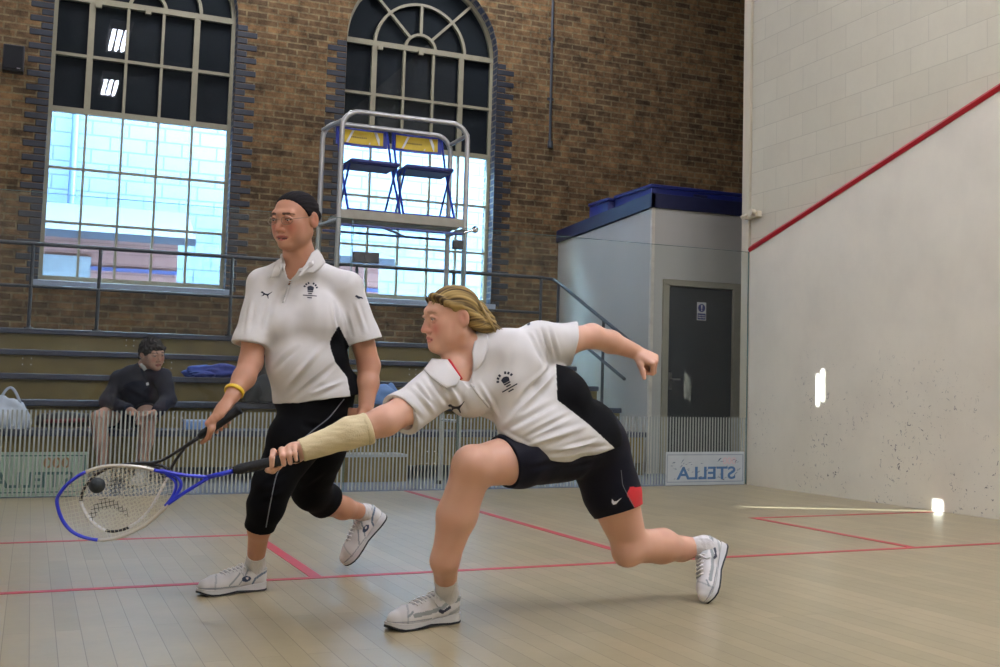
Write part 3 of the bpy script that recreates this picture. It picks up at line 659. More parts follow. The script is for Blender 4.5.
def tonemat(name,rough=.5,spec=.4,sss=0.,bump=.0,bs=300):
    m=base(name,(200,160,140),rough,0,spec); a=N(m,'ShaderNodeAttribute'); a.attribute_name='tone'; b=bsdf(m); L(m,a.outputs['Color'],b.inputs['Base Color'])
    if sss: b.inputs['Subsurface Weight'].default_value=sss; b.inputs['Subsurface Radius'].default_value=(.012,.005,.003); b.inputs['Subsurface Scale'].default_value=.6
    if bump:
        tc=N(m,'ShaderNodeTexCoord'); n2=N(m,'ShaderNodeTexNoise'); n2.inputs['Scale'].default_value=bs; L(m,tc.outputs['Object'],n2.inputs['Vector'])
        bp=N(m,'ShaderNodeBump'); bp.inputs['Strength'].default_value=bump; bp.inputs['Distance'].default_value=.002; L(m,n2.outputs['Fac'],bp.inputs['Height']); L(m,bp.outputs['Normal'],b.inputs['Normal'])
    return m
def pixof(P):
    d=np.asarray(P)-CAMP; z=d@FW; return CX+FPX*(d@RT)/z, CY-FPX*(d@UP)/z, z
def inpoly(x,y,poly):
    r=np.zeros(x.shape,bool); n=len(poly)
    for i in range(n):
        x1,y1=poly[i]; x2,y2=poly[(i+1)%n]
        with np.errstate(divide='ignore',invalid='ignore'): r^=((y1>y)!=(y2>y))&(x<(x2-x1)*(y-y1)/(y2-y1+1e-12)+x1)
    return r
from mathutils.bvhtree import BVHTree
class Surf:
    """finished (folded) surface, for laying prints and trimmings on it"""
    def __init__(s,*pq):
        v=[];f=[]
        for P,Q in pq: o=len(v); v+=[tuple(p) for p in P]; f+=[tuple(int(i)+o for i in q) for q in Q]
        s.t=BVHTree.FromPolygons(v,f)
    def hit(s,x,y,d0=0.):
        r=ray(x,y); l=np.linalg.norm(r); o=CAMP+r*d0; h=s.t.ray_cast(Vector(o),Vector(r/l))
        if h[0] is None: return None,None
        n=np.array(h[1]); return np.array(h[0]),(n if n@r<0 else -n)
def decal(name,fld,polys,d0,d1,mat,parent,lift=.0014,step=1.2):
    """thin print lying on the cloth: polygons measured in the photo, dropped onto the modelled surface"""
    mb=MB()
    for poly in polys:
        poly=[np.array(p,float) for p in poly]; bm=bmesh.new()
        f=bm.faces.new([bm.verts.new((p[0],p[1],0)) for p in poly]); bmesh.ops.triangulate(bm,faces=[f])
        for _ in range(3):
            e=[q for q in bm.edges if q.calc_length()>step]
            if e: bmesh.ops.subdivide_edges(bm,edges=e,cuts=1); bmesh.ops.triangulate(bm,faces=bm.faces[:])
        bm.verts.index_update(); vs=[]; bad=set()
        for v in bm.verts:
            p,g=fld.hit(v.co.x,v.co.y)
            if p is None: bad.add(v.index); p=np.zeros(3)
            else: p=p+g*lift
            vs.append(p)
        fs=[[v.index for v in f.verts] for f in bm.faces if not any(v.index in bad for v in f.verts)]
        mb.add(vs,fs); bm.free()
    # drop unused
    return put(name,mb,mat,parent,fix=False)
# ---------------------------------------------------------------- anatomy
def frame(fwd,up):
    f=unit(fwd); u=np.asarray(up,float); u=unit(u-f*(u@f)); s=np.cross(f,u)*-1   # s = the person's left
    return s,f,u
def cdir(r,u,t): return RT*r+UP*u-FW*t        # direction from (image right, image up, towards viewer)
class Head:
    def __init__(s,c,fwd,up,sc=1.,wx=1.,lid=0.,cr=(.092,.078)): s.cr=cr; s.wx=wx; s.lid=lid; s.c=np.asarray(c,float); s.s,s.f,s.u=frame(fwd,up); s.ax=np.stack([s.s,s.f,s.u]); s.sc=sc
    def w(s,a,b,c): return s.c+s.sc*(s.s*(a*s.wx)+s.f*b+s.u*c)
    def loc(s,P): return (np.asarray(P)-s.c)@s.ax.T/s.sc/V(s.wx,1,1)
    def build(s,F,mouth=0.,cheek=1.,jaw=1.,nose=1.):
        w=s.w; q=s.sc; s.mouth=mouth
        F.ell(w(0,-.014,.028),V(.0745*s.wx,s.cr[0],s.cr[1])*q,s.ax,.01)
        F.ell(w(0,.022,-.028),V(.0625*jaw*s.wx,.066,.086)*q,s.ax,.03)
        for e in (-1,1):
            F.cone(w(e*.050*jaw,-.004,-.058),w(e*.014,.064,-.100),.018*q,.017*q,.035*q)
            F.ell(w(e*.040,.052,-.026),V(.024*cheek,.022,.024)*q,s.ax,.022*q)
            F.ell(w(e*.036,.052,-.058),V(.022*cheek,.022,.026)*q,s.ax,.022*q)
        F.ell(w(0,.076,-.098),V(.019,.015,.015)*q,s.ax,.02*q)
        F.cone(w(-.036,.070,.024),w(0,.080,.020),.011*q,.011*q,.018*q); F.cone(w(.036,.070,.024),w(0,.080,.020),.011*q,.011*q,.018*q)
        for e in (-1,1): F.ell(w(e*.032,.094,.000),V(.019,.016,.013)*q,s.ax,.014*q,'sub')
        F.cone(w(0,.080,.012),w(0,.106*nose,-.036),.0075*q,.0105*q,.012*q)
        for e in (-1,1): F.ell(w(e*.0125,.094,-.041),V(.0085,.010,.008)*q,s.ax,.008*q)
        for e in (-1,1): F.ell(w(e*.0065,.103,-.0505),V(.0042,.006,.0042)*q,s.ax,.003*q,'sub')
        F.ell(w(0,.078,-.070),V(.030,.014,.020)*q,s.ax,.015*q)
        for e in (-1,1):      # lids
            F.chain([w(e*.0185,.078,.002),w(e*.026,.0845,.0085-s.lid),w(e*.036,.0835,.0085-s.lid),w(e*.045,.075,.001)],[.0035*q,(.0045+s.lid*.5)*q,(.0045+s.lid*.5)*q,.0035*q],.005*q)
            F.chain([w(e*.0185,.079,-.001),w(e*.027,.085,-.0085),w(e*.037,.083,-.0085),w(e*.045,.076,-.001)],[.003*q]*4,.005*q)
        F.chain([w(-.025,.078,-.070),w(-.009,.090,-.0655),w(0,.0905,-.0665),w(.009,.090,-.0655),w(.025,.078,-.070)],[.003*q,.0052*q,.005*q,.0052*q,.003*q],.006*q)
        F.chain([w(-.023,.078,-.0715-mouth),w(0,.089,-.0775-mouth),w(.023,.078,-.0715-mouth)],[.003*q,.0068*q,.003*q],.006*q)
        F.chain([w(-.024,.0845,-.0705-mouth*.5),w(0,.098,-.0715-mouth*.5),w(.024,.0845,-.0705-mouth*.5)],[(.0016+mouth*.4)*q,(.0022+mouth*.5)*q,(.0016+mouth*.4)*q],.002*q,'sub')
        for e in (-1,1):
            ear=np.stack([unit(s.s*e+s.f*.45),unit(s.f-s.s*e*.45),s.u])
            F.ell(w(e*.078,-.012,-.010),V(.009,.020,.033)*q,ear,.006*q)
            F.ell(w(e*.088,-.006,-.006),V(.0075,.010,.019)*q,ear,.003*q,'sub')
    def tone(s,P,skin,blush,lip,brow,browcol):
        l=s.loc(P); c=np.tile(np.array(lin(skin)[:3]),(len(P),1)); hd=(np.abs(l)<V(.1,.15,.135)).all(1)
        def mix(m,col): 
            nonlocal c; m=np.clip(m,0,1)[:,None]*hd[:,None]; c=c*(1-m)+m*np.array(lin(col)[:3])
        al=np.abs(l[:,0])
        mix(.75*np.exp(-((al-.040)/.020)**2-((l[:,2]+.034)/.024)**2)*(l[:,1]>.02),blush)
        mix(.45*np.exp(-(al/.014)**2-((l[:,2]+.036)/.018)**2)*(l[:,1]>.08),blush)
        zl=l[:,2]+.0715; wid=np.clip(1-(al/.0265)**2,0,1)
        mix(np.where((l[:,1]>.072)&(np.abs(zl)<.0105*np.sqrt(wid)),.85,0),lip)
        mix(np.where((al<.021)&(np.abs(l[:,2]+.0715+s.mouth*.5)<.0012+s.mouth*.42)&(l[:,1]>.05)&(l[:,1]<.0915),.9,0),(58,24,24))
        bz=.0245+brow*0-.35*(al-.030)**2*20
        mix(np.where((l[:,1]>.055)&(al>.014)&(al<.050)&(np.abs(l[:,2]-bz+(.0015*(al-.014)/.02))<.0042*np.clip((.054-al)/.016,.3,1)),brow,0),browcol)
        mix(np.where((l[:,1]>.066)&(al>.018)&(al<.047)&(np.abs(l[:,2]-(.0035-s.lid*1.3)+((al-.032)/.014)**2*.002)<.0022),.8,0),browcol)
        mix(.45*np.exp(-((al-.082)/.012)**2-((l[:,1]+.01)/.022)**2-((l[:,2]+.01)/.03)**2),blush)
        return c
    def eyes(s,parent,iris,down=0.,look=0.,name='eye'):
        for e in (-1,1):
            c=s.w(e*.032,.0735,-.0005); r=.0128*s.sc; mb=MB(); n=24; vs=[];fs=[];mi=[]
            g=unit(s.f+s.s*look-s.u*down); a=unit(np.cross(g,s.u)); b=np.cross(a,g)
            A=[0,.16,.2,.42,.46,.7,1.,1.4,1.9,2.5,pi]
            for th in A: vs+=[c+r*(g*math.cos(th)+(a*math.cos(2*pi*j/n)+b*math.sin(2*pi*j/n))*math.sin(th)) for j in range(n)]
            for i in range(len(A)-1):
                m=2 if A[i+1]<=.2 else (1 if A[i+1]<=.46 else 0)
                for j in range(n): mb_=(i*n+j,i*n+(j+1)%n,(i+1)*n+(j+1)%n,(i+1)*n+j); fs.append(mb_); mi.append(m)
            mb.v=vs; mb.f=fs; mb.m=mi
            put(name,mb,[M_eyew,iris,M_pupil],parent,smooth=True,fix=False)
M_eyew=base('eye_white',(176,168,160),.5,0,.2); M_pupil=base('pupil',(8,8,8),.4,0,.2); M_irisb=base('iris_brown',(44,30,20),.4,0,.2); M_irisg=base('iris_blue_grey',(62,72,78),.4,0,.2)
def hand_grip(F,wr,P0,a,p,hand,tl=.0,rh=.0165,sc=1.,thumb_fwd=.5,index_fwd=0.):
    """hand closed round a handle. P0: handle axis point under the middle finger, a: towards the racket head,
    p: from the axis towards the palm, hand=+1/-1 wrapping sense"""
    a=unit(a); p=unit(p-a*(p@a)); b=np.cross(a,p)*hand; fr=np.array([.0088,.0092,.0088,.0076])*sc
    def ring(t,ang,r): return P0+a*t+(p*math.cos(ang)+b*math.sin(ang))*r
    ts=[.027,.008,-.011,-.029]; kn=[]
    for i in range(4):
        r=rh+fr[i]*.95; t=ts[i]*sc; sh=index_fwd if i==0 else 0
        pts=[ring(t+.002,-.15,r+.006),ring(t+sh*.3,1.15,r+.005),ring(t+sh*.7,2.25,r+.001),ring(t+sh,3.35 if i<3 else 3.1,r-.001)]
        F.chain(pts,[fr[i]*1.12,fr[i]*1.02,fr[i]*.95,fr[i]*.82],.004); kn.append(pts[0])
    m=(kn[1]+kn[2])/2; wa=unit(np.asarray(wr)-m)
    for i in range(4):
        side=(1.5-i)*.011
        F.cone(np.asarray(wr)+a*side*.9-wa*.012,kn[i],.0145*sc,fr[i]*1.15,.014)
    F.ell((np.asarray(wr)+m)/2+p*.002,V(.035,.040,.016)*sc,np.stack([a,unit(wa-a*(wa@a)),unit(np.cross(a,wa))]),.012)
    tb=np.asarray(wr)+a*.020-wa*.014; 
    pts=[tb,ring(.030*sc,-.95,rh+.016),ring((.040+thumb_fwd*.02)*sc,-1.75,rh+.010),ring((.048+thumb_fwd*.045)*sc,-2.45,rh+.0075)]
    F.chain(pts,[.0145*sc,.0128*sc,.0105*sc,.0088*sc],.006)
def hand_free(F,wr,d,pn,th,curl=(.3,.4,.3),sc=1.,thumb=(.55,.2),spread=.05):
    """relaxed or closed hand. d: wrist->knuckles, pn: palm normal, th: side the thumb is on"""
    d=unit(d); th=unit(th-d*(th@d)); pn=unit(np.asarray(pn)-d*(pn@d)-th*(pn@th)); wr=np.asarray(wr,float)
    lens=[(.040,.025,.019),(.044,.028,.020),(.041,.026,.019),(.032,.020,.017)]; fr=[.0088,.0090,.0086,.0076]
    for i in range(4):
        side=(1.5-i)*.0205*sc; k=wr+d*(.088-abs(i-1)*.004)*sc+th*side
        F.cone(wr+th*side*.55+d*.005,k,.0155*sc,fr[i]*1.2*sc,.012)
        P=[k]; ang=0; dd=unit(d+th*spread*(1.5-i))
        for j in range(3):
            ang+=curl[j]*(1+.06*i); P.append(P[-1]+(dd*math.cos(ang)+pn*math.sin(ang))*lens[i][j]*sc)
        F.chain(P,[fr[i]*1.15*sc,fr[i]*1.0*sc,fr[i]*.93*sc,fr[i]*.8*sc],.004)
    F.ell(wr+d*.048*sc+pn*.004,V(.040,.046,.017)*sc,np.stack([th,d,pn]),.012)
    b=wr+d*.018*sc+th*.020*sc+pn*.006; o,f_=thumb; t1=unit(d*math.cos(o)+th*math.sin(o)+pn*.35); t2=unit(t1+pn*f_*1.2+d*.25*(1-f_))
    F.chain([b,b+t1*.036*sc,b+t1*.036*sc+t2*.030*sc,b+t1*.036*sc+t2*.030*sc+unit(t2+pn*f_)*.024*sc],[.0155*sc,.0125*sc,.0105*sc,.0085*sc],.007)
# ================================================================ PEOPLE
J=at
class Rec:
    """collects shapes first so that the grid can be sized to fit"""
    def __init__(s): s.ops=[]; s.lo=np.full(3,1e9); s.hi=-s.lo
    def _b(s,p,r,op):
        if op=='add': p=np.asarray(p,float); s.lo=np.minimum(s.lo,p-r); s.hi=np.maximum(s.hi,p+r)
    def cone(s,a,b,ra,rb,k=.02,op='add',off=0.): s._b(a,ra+off,op); s._b(b,rb+off,op); s.ops.append(('cone',(a,b,ra,rb,k,op,off)))
    def ell(s,c,r,ax=None,k=.02,op='add',off=0.): s._b(c,max(r)+off,op); s.ops.append(('ell',(c,r,ax,k,op,off)))
    def chain(s,P,R,k=.02,op='add',off=0.):
        for i in range(len(P)-1): s.cone(P[i],P[i+1],R[i],R[i+1],k,op,off)
    def ccone(s,P,R,p,n,k=.02,off=0.,op='add'):
        for q,r in zip(P,R): s._b(q,r+off,op)
        s.ops.append(('ccone',(P,R,p,n,k,off,op)))
    def plane(s,p,n,k=0.,lo=None,hi=None): s.ops.append(('plane',(p,n,k,lo,hi)))
    def field(s,h):
        F=Field(s.lo-3*h-.01,s.hi+3*h+.01,h)
        for n,a in s.ops: getattr(F,n)(*a)
        return F
def ball(p,r): return np.asarray(p)-r,np.asarray(p)+r
M_skin=tonemat('skin',.48,.35,.12); M_hair=tonemat('hair',.7,.1,0,.5,220)
M_shirt=mk('white_polo_cloth',(207,205,201),.85,spec=.2,var=.02,bump=.25,bscale=500)
M_blk=mk('black_mesh_cloth',(7,8,11),.85,spec=.12,var=.15,bump=.3,bscale=400)
M_navyc=mk('navy_shorts_cloth',(8,10,25),.7,spec=.2,var=.12,bump=.2,bscale=400)
M_redc=mk('red_panel_cloth',(190,36,44),.7); M_ink=mk('navy_print',(24,30,46),.7); M_inkw=mk('white_print',(220,222,226),.6); M_greyp=mk('grey_piping',(112,116,122),.7)
M_sock=mk('white_sock_cloth',(206,204,202),.9,spec=.1,var=.04,bump=.5,bscale=300)
M_shoe=tonemat('trainer_upper',.5,.4); M_sole=mk('white_rubber',(194,194,193),.55,var=.04); M_outs=mk('dark_outsole',(30,32,36),.7); M_lace=mk('white_lace',(218,218,216),.8)
def shoe(parent,heel,toe,up,style,name='trainer',L_=.275):
    X=unit(np.asarray(toe)-np.asarray(heel)); Z=unit(np.asarray(up)-X*(np.asarray(up)@X)); Y=np.cross(Z,X); o=np.asarray(heel,float); k=L_/.275
    w=lambda x,y,z: o+k*(X*x+Y*y+Z*z)
    xs=[0,.006,.02,.055,.095,.135,.175,.21,.238,.258,.270,.275]; hw=[.012,.023,.032,.036,.034,.036,.041,.044,.042,.035,.024,.010]
    zb=[.006,.002,0,0,.003,.006,.002,0,.001,.006,.011,.014]; zt=[.034,.033,.032,.030,.026,.023,.022,.022,.023,.026,.029,.029]
    def layer(z0,z1,g,mat,nm,par):
        mb=MB(); n=len(xs); vs=[]
        for i in range(n):
            for y in (-1,1):
                for z in (z0[i],z1[i]): vs.append(w(xs[i],y*(hw[i]+g),z))
        fs=[]
        for i in range(n-1):
            a=4*i; b=a+4; fs+=[(a,b,b+1,a+1),(a+2,a+3,b+3,b+2),(a+1,b+1,b+3,a+3),(a,a+2,b+2,b)]
        fs+=[(0,1,3,2),(4*n-4,4*n-2,4*n-1,4*n-3)]; mb.add(vs,fs); return put(nm,mb,mat,par,smooth=.9)
    R=Rec()
    R.chain([w(.034,0,.046),w(.09,0,.052),w(.145,0,.048),w(.205,0,.036),w(.244,0,.034)],[.034*k,.035*k,.037*k,.036*k,.029*k],.02)
    for y in (-1,1): R.chain([w(.16,y*.012,.034),w(.215,y*.013,.031)],[.026*k,.025*k],.02)
    R.chain([w(.040,0,.05),w(.037,0,.084)],[.036*k,.0395*k],.015)
    R.chain([w(.078,0,.078),w(.125,0,.066)],[.027*k,.024*k],.015)   # tongue
    R.plane(w(0,0,.020),-Z); R.plane(w(.03,0,.094),unit(Z-X*.25),0,*ball(w(.02,0,.11),.075))
    R.cone(w(.046,0,.072),w(.042,0,.14),.028*k,.034*k,.004,'sub')
    F=R.field(.003); P,Q=F.mesh(1)
    l=(P-o)@np.stack([X,Y,Z]).T/k; x,y,z=l.T
    col=np.tile(np.array(lin((203,202,200))[:3]),(len(P),1))
    def paint(m,c): col[m]=lin(c)[:3]
    def band(pts,wd):
        d=np.full(len(x),9.)
        for (x0,z0),(x1,z1) in zip(pts[:-1],pts[1:]):
            t=np.clip(((x-x0)*(x1-x0)+(z-z0)*(z1-z0))/((x1-x0)**2+(z1-z0)**2),0,1); d=np.minimum(d,np.hypot(x-x0-t*(x1-x0),z-z0-t*(z1-z0)))
        return d<wd
    side=np.abs(y)>.015; g1=(136,143,146); g2=(168,173,173)
    paint((np.abs(y)<.015)&(x>.088)&(x<.19)&(z>.055),(150,154,154)); paint((z>.080)&(x<.095),(176,181,182))
    paint((x>.19)&(np.abs(x-.205-np.abs(y)*.5)<.0035),g2); paint((z<.037)&(x>.13)&(np.abs(z-.029)<.0022),g1)
    if style==0:
        paint(side&band([(.09,.085),(.128,.034)],.0032),g1); paint(side&band([(.125,.075),(.170,.036)],.003),g1)
        paint(side&band([(.0,.076),(.035,.066),(.062,.05),(.070,.032)],.0042),(96,112,130)); paint(side&(np.hypot((x-.100)/.019,(z-.053)/.011)<1),(40,58,86)); paint(side&(np.hypot((x-.097)/.006,(z-.055)/.004)<1),(203,202,200))
    else:
        paint(side&band([(.015,.078),(.060,.074),(.095,.056),(.14,.050),(.20,.046)],.0068),(132,138,138)); paint(side&band([(.06,.056),(.09,.044),(.10,.050)],.0055),(30,36,54))
        paint(side&band([(.0,.055),(.03,.045),(.055,.034)],.006),g2); paint(side&band([(.205,.058),(.225,.045)],.003),g1)
    up_=putq(name,P,Q,M_shoe,parent,col=col,label='white trainer upper with grey and navy panels')
    layer([a+.006 for a in zb],zt,.003,M_sole,'midsole',up_); layer(zb,[a+.0065 for a in zb],.0045,M_outs,'outsole',up_)
    bv=BVHTree.FromPolygons([tuple(p) for p in P],[tuple(int(i) for i in q) for q in Q])
    def top(x_,y_,lift=.0025):
        h=bv.ray_cast(Vector(w(x_,y_,.2)),Vector(-Z)); return np.array(h[0])+Z*lift if h[0] is not None else w(x_,y_,.07)
    for i in range(6):
        xx=.098+.016*i; mb=MB(); mb.tube([top(xx,-.026),top(xx+.003,-.013),top(xx+.006,0),top(xx+.003,.013),top(xx,.026)],.0034*k,6); put('lace',mb,M_lace,up_,smooth=True)
    mb=MB(); c=top(.098,0,.006)
    mb.tube([c,top(.105,.018,.010),top(.118,.034,.008),top(.108,.038,.006),c+Z*.002,top(.105,-.018,.010),top(.118,-.034,.008),top(.108,-.038,.006),c],.0024*k,6)
    put('bow',mb,M_lace,up_,smooth=True)
    return up_
def ankle(heel,toe,up,L_=.275):
    X=unit(np.asarray(toe)-np.asarray(heel)); Z=unit(np.asarray(up)-X*(np.asarray(up)@X)); k=L_/.275
    return np.asarray(heel,float)+k*(X*.046+Z*.088), np.asarray(heel,float)+k*(X*.052+Z*.055)
def sock(parent,an,low,kn,r,up=.05):
    """short sock: from inside the shoe over the ankle and a little up the shin"""
    d=unit(np.asarray(kn)-an); R=Rec(); R.ccone([low,an,an+d*(up+.05)],[r+.002,r+.0045,r+.013],an+d*up,d)
    F=R.field(.003); P,Q=F.mesh(1); P=ripple(P,Q,.0009,160,3); return putq('sock',P,Q,M_sock,parent)
def prints(parent,F,d0,d1,puma,crest,crest_ax):
    """leaping-cat mark and round crest with a crown, on the chest"""
    (px,py),(ux,uy),s=puma
    cat=[(-1,.10),(-.86,.30),(-.62,.33),(-.50,.22),(-.1,.16),(.28,.22),(.62,.52),(.92,.95),(1.0,.92),(.78,.50),(.60,.18),(.55,-.05),(.80,-.52),(.66,-.55),(.42,-.22),(.18,-.10),(-.18,-.18),(-.30,-.42),(-.60,-.62),(-.66,-.52),(-.45,-.34),(-.46,-.08),(-.62,.02),(-.85,-.02)]
    vx,vy=-uy,ux
    decal('leaping_cat_mark',F,[[(px+s*(a*ux-b*vx),py+s*(a*uy-b*vy)) for a,b in cat]],d0,d1,M_ink,parent)
    (cx,cy),s=crest; (ux,uy)=crest_ax; vx,vy=-uy,ux
    T=lambda a,b:(cx+s*(a*ux+b*vx),cy+s*(a*uy+b*vy)); po=[]
    for i in range(7):      # arched lettering above
        g=pi*(1.12+.76*i/6); c,sn=math.cos(g),math.sin(g); 
        if i==3: continue
        po.append([T(1.0*c+.13*u*-sn+.16*v*c,1.0*sn+.13*u*c+.16*v*sn) for u,v in ((-1,-1),(1,-1),(1,1),(-1,1))])
    po.append([T(-.52,-.28),T(-.34,-.45),T(-.18,-.22),T(0,-.55),T(.18,-.22),T(.34,-.45),T(.52,-.28),T(.42,.18),T(-.42,.18)])  # crown
    po.append([T(-.46,.24),T(.46,.24),T(.40,.42),T(-.40,.42)])
    po.append([T(-.30,.56),T(.30,.56),T(.30,.72),T(-.30,.72)])
    po.append([T(-1.05,.92),T(1.05,.86),T(1.05,1.0),T(-1.05,1.06)]); po.append([T(-.35,1.22),T(.35,1.2),T(.35,1.36),T(-.35,1.38)])
    decal('chest_crest',F,po,d0,d1,M_ink,parent,step=1.0)
def flap(name,F,poly,mat,parent,lift,th=.005):
    """collar leaf: smooth sheet lying over the cloth"""
    bm=bmesh.new(); f=bm.faces.new([bm.verts.new((p[0],p[1],0)) for p in poly]); bmesh.ops.triangulate(bm,faces=[f])
    for _ in range(3):
        e=[q for q in bm.edges if q.calc_length()>2.2]
        if e: bmesh.ops.subdivide_edges(bm,edges=e,cuts=1); bmesh.ops.triangulate(bm,faces=bm.faces[:])
    bm.verts.index_update(); xy=np.array([(v.co.x,v.co.y) for v in bm.verts]); d=np.full(len(xy),np.nan)
    for i,(x,y) in enumerate(xy):
        p,g=F.hit(x,y)
        if p is not None: d[i]=(p-CAMP)@FW
    ok=~np.isnan(d); c=xy.mean(0); u,v=((xy-c)/10).T; A=np.stack([np.ones_like(u),u,v,u*u,u*v,v*v],1)
    med=np.median(d[ok]); ok&=np.abs(d-med)<.12; k=np.linalg.lstsq(np.concatenate([A[ok],np.eye(6)*[0,0,0,.6,.6,.6]]),np.concatenate([d[ok],np.zeros(6)]),rcond=None)[0]
    dd=A@k; mb=MB(); mb.add([CAMP+ray(x,y)*(q-lift) for (x,y),q in zip(xy,dd)],[[v.index for v in f.verts] for f in bm.faces]); bm.free()
    o=put(name,mb,mat,parent,smooth=True); so=o.modifiers.new('thick','SOLIDIFY'); so.thickness=th; so.offset=0; return o
def thread(name,F,pts,d0,d1,r,mat,parent,n=60):
    P=[];pts=np.array(pts,float); s=np.linspace(0,len(pts)-1,n)
    for q in s:
        i=min(int(q),len(pts)-2); f=q-i; x,y=pts[i]*(1-f)+pts[i+1]*f; p,g=F.hit(x,y)
        if p is not None: P.append(p+g*.0008)
    if len(P)>3:
        P=np.array(P)
        for _ in range(3): P[1:-1]=(P[:-2]+2*P[1:-1]+P[2:])/4
        mb=MB(); mb.tube(P,r,6); put(name,mb,mat,parent,smooth=True)
def button(F,x,y,parent):
    p,g=F.hit(x,y)
    if p is not None: q=MB(); q.sphere(p+g*.003,.004,8,6); put('button',q,M_sole,parent,smooth=True)
HB=.0034
# ---------------------------------------------------------------- standing player
pa=thing('person','standing woman in spectacles, white polo shirt and black knee-length leggings, walking behind the lunging player','person',onz(262,589))
tf=cdir(-.38,0,.92); tu=unit(J(300,262,4.60)-J(317,402,4.68)); ts,tf,tu=frame(tf,tu); TA=np.stack([ts,tf,tu])
hd=Head(J(295,217.8,4.585),cdir(-.40,-.14,.90),cdir(-.04,1,.13),.96,1.08,.0015,(.086,.0735))
A1,A1l=ankle(onz(264.5,589),onz(206,595.5),V(0,0,1)); H2,T2,U2=J(387,516,5.32),J(353,560,5.24),cdir(-.85,.45,.42); A2,A2l=ankle(H2,T2,U2)
def torsoA(F,off):
    F.ell(J(304,320,4.66),V(.165,.115,.165),TA,.03,off=off)
    F.ell(J(285,328,4.575),V(.078,.066,.072),TA,.05,off=off); F.ell(J(321,325,4.60),V(.078,.066,.072),TA,.05,off=off)
    F.ell(J(307,362,4.65),V(.168,.128,.13),TA,.05,off=off)
    F.ell(J(294,366,4.57),V(.10,.07,.10),TA,.05,off=off)
    F.ell(J(314,396,4.665),V(.160,.142,.12),TA,.05,off=off)
    F.cone(J(294,270,4.62),J(264,284,4.60),.050,.054,.03,off=off); F.cone(J(304,270,4.64),J(346,288,4.68),.050,.058,.03,off=off)
S=Rec(); torsoA(S,-.010)
hd.build(S,mouth=.0055,cheek=1.08,jaw=1.0)
S.chain([J(297,234,4.60),J(299,256,4.63),J(300,272,4.64)],[.050,.054,.062],.03)
EA=J(251,362,4.52); WA=J(231.5,397,4.38)
S.chain([J(263,286,4.60),J(256,325,4.56),EA,J(244,378,4.46),WA],[.052,.047,.042,.040,.027],.02)
EL=J(369,366,4.68); WL=J(366,408,4.60)
S.chain([J(349,290,4.68),J(360,330,4.68),EL,J(368,384,4.65),WL],[.054,.049,.041,.040,.028],.02)
HA=J(219.5,423.5,4.33); aA=unit(J(83,508,4.22)-J(238,410,4.34))
hand_grip(S,WA,HA,aA,cdir(-.35,.62,.70),+1,sc=.97,thumb_fwd=.9)
hand_free(S,WL,cdir(-.05,-1,.05),cdir(.3,0,-1),cdir(-.3,0,1),curl=(.35,.5,.35),sc=.95)
LEGS=[([J(318,412,4.63),J(297,438,4.58),J(273,484,4.53),J(266.5,505,4.53),J(259.5,528,4.56),A1],[.105,.094,.062,.057,.041,.030]),
      ([J(322,414,4.74),J(318,450,4.82),J(311,491,4.92),J(326,501,5.02),J(343,508,5.12),A2],[.108,.094,.064,.060,.046,.031])]
for P_,R_ in LEGS: S.chain(P_,R_,.025)
S.cone(A1,A1l,.030,.028,.02); S.cone(A2,A2l,.031,.028,.02)
F=S.field(HB); P,Q=F.mesh(1); SP,SQ=P,Q
body=putq('body',P,Q,M_skin,pa,col=hd.tone(P,(179,132,106),(182,110,90),(150,78,76),.9,(50,36,30)))
hd.eyes(body,M_irisb,down=.5,look=-.25)
# hair: dark, scraped back into a low bun
H=Rec(); w=hd.w
H.ell(w(0,-.016,.029),V(.0778*1.08,.0895,.0770)*hd.sc,hd.ax,0); H.ell(w(0,.0,.0),V(.077*1.08,.08,.085)*hd.sc,hd.ax,.01)
H.ell(w(0,-.108,.0),V(.036,.030,.034)*hd.sc,hd.ax,.012)
H.plane(w(0,.058,.088),unit(hd.f*.87-hd.u*.50)); H.plane(w(0,0,-.055),-hd.u)
for e in (-1,1): H.ell(w(e*.082,-.004,-.030),V(.03,.030,.040)*hd.sc,hd.ax,.004,'sub')
F=H.field(.003); P,Q=F.mesh(1); l=hd.loc(P); g=np.arctan2(l[:,0],l[:,2]+.02); st=np.sin(g*60+3*np.sin(l[:,1]*40))*np.sin(g*23+1)
P=P+normals(P,Q)*(.0012*st)[:,None]; c=np.array(lin((20,17,18))[:3])*(1+.35*st)[:,None]; putq('hair',P,Q,M_hair,body,col=c)
# spectacles
sp_=MB(); M_wire=mk('spectacle_wire',(128,112,92),.3,metal=.8); n=22
for e in (-1,1):
    sp_.tube([w(e*(.0335+.0225*math.cos(t)),.098-.010*abs(math.cos(t)-(-.6))*.6,-.004+.0155*math.sin(t)) for t in np.linspace(0,2*pi,n,endpoint=False)],.0012,6,closed=True)
    sp_.tube([w(e*.0555,.092,.002),w(e*.078,.05,.004),w(e*.081,-.005,.002)],.0012,6)
sp_.tube([w(-.012,.101,.002),w(0,.107,.005),w(.012,.101,.002)],.0012,6)
spc=put('spectacles',sp_,M_wire,body,smooth=True,label='thin wire spectacles'); M_lens=glassmat('lens_glass',(.97,.97,.97),1.12)
for e in (-1,1):
    q=MB(); q.add([w(e*(.0335+.0215*math.cos(t)),.098-.010*abs(math.cos(t)+.6)*.6,-.004+.0145*math.sin(t)) for t in np.linspace(0,2*pi,n,endpoint=False)],[tuple(range(n))]); put('lens',q,M_lens,spc)
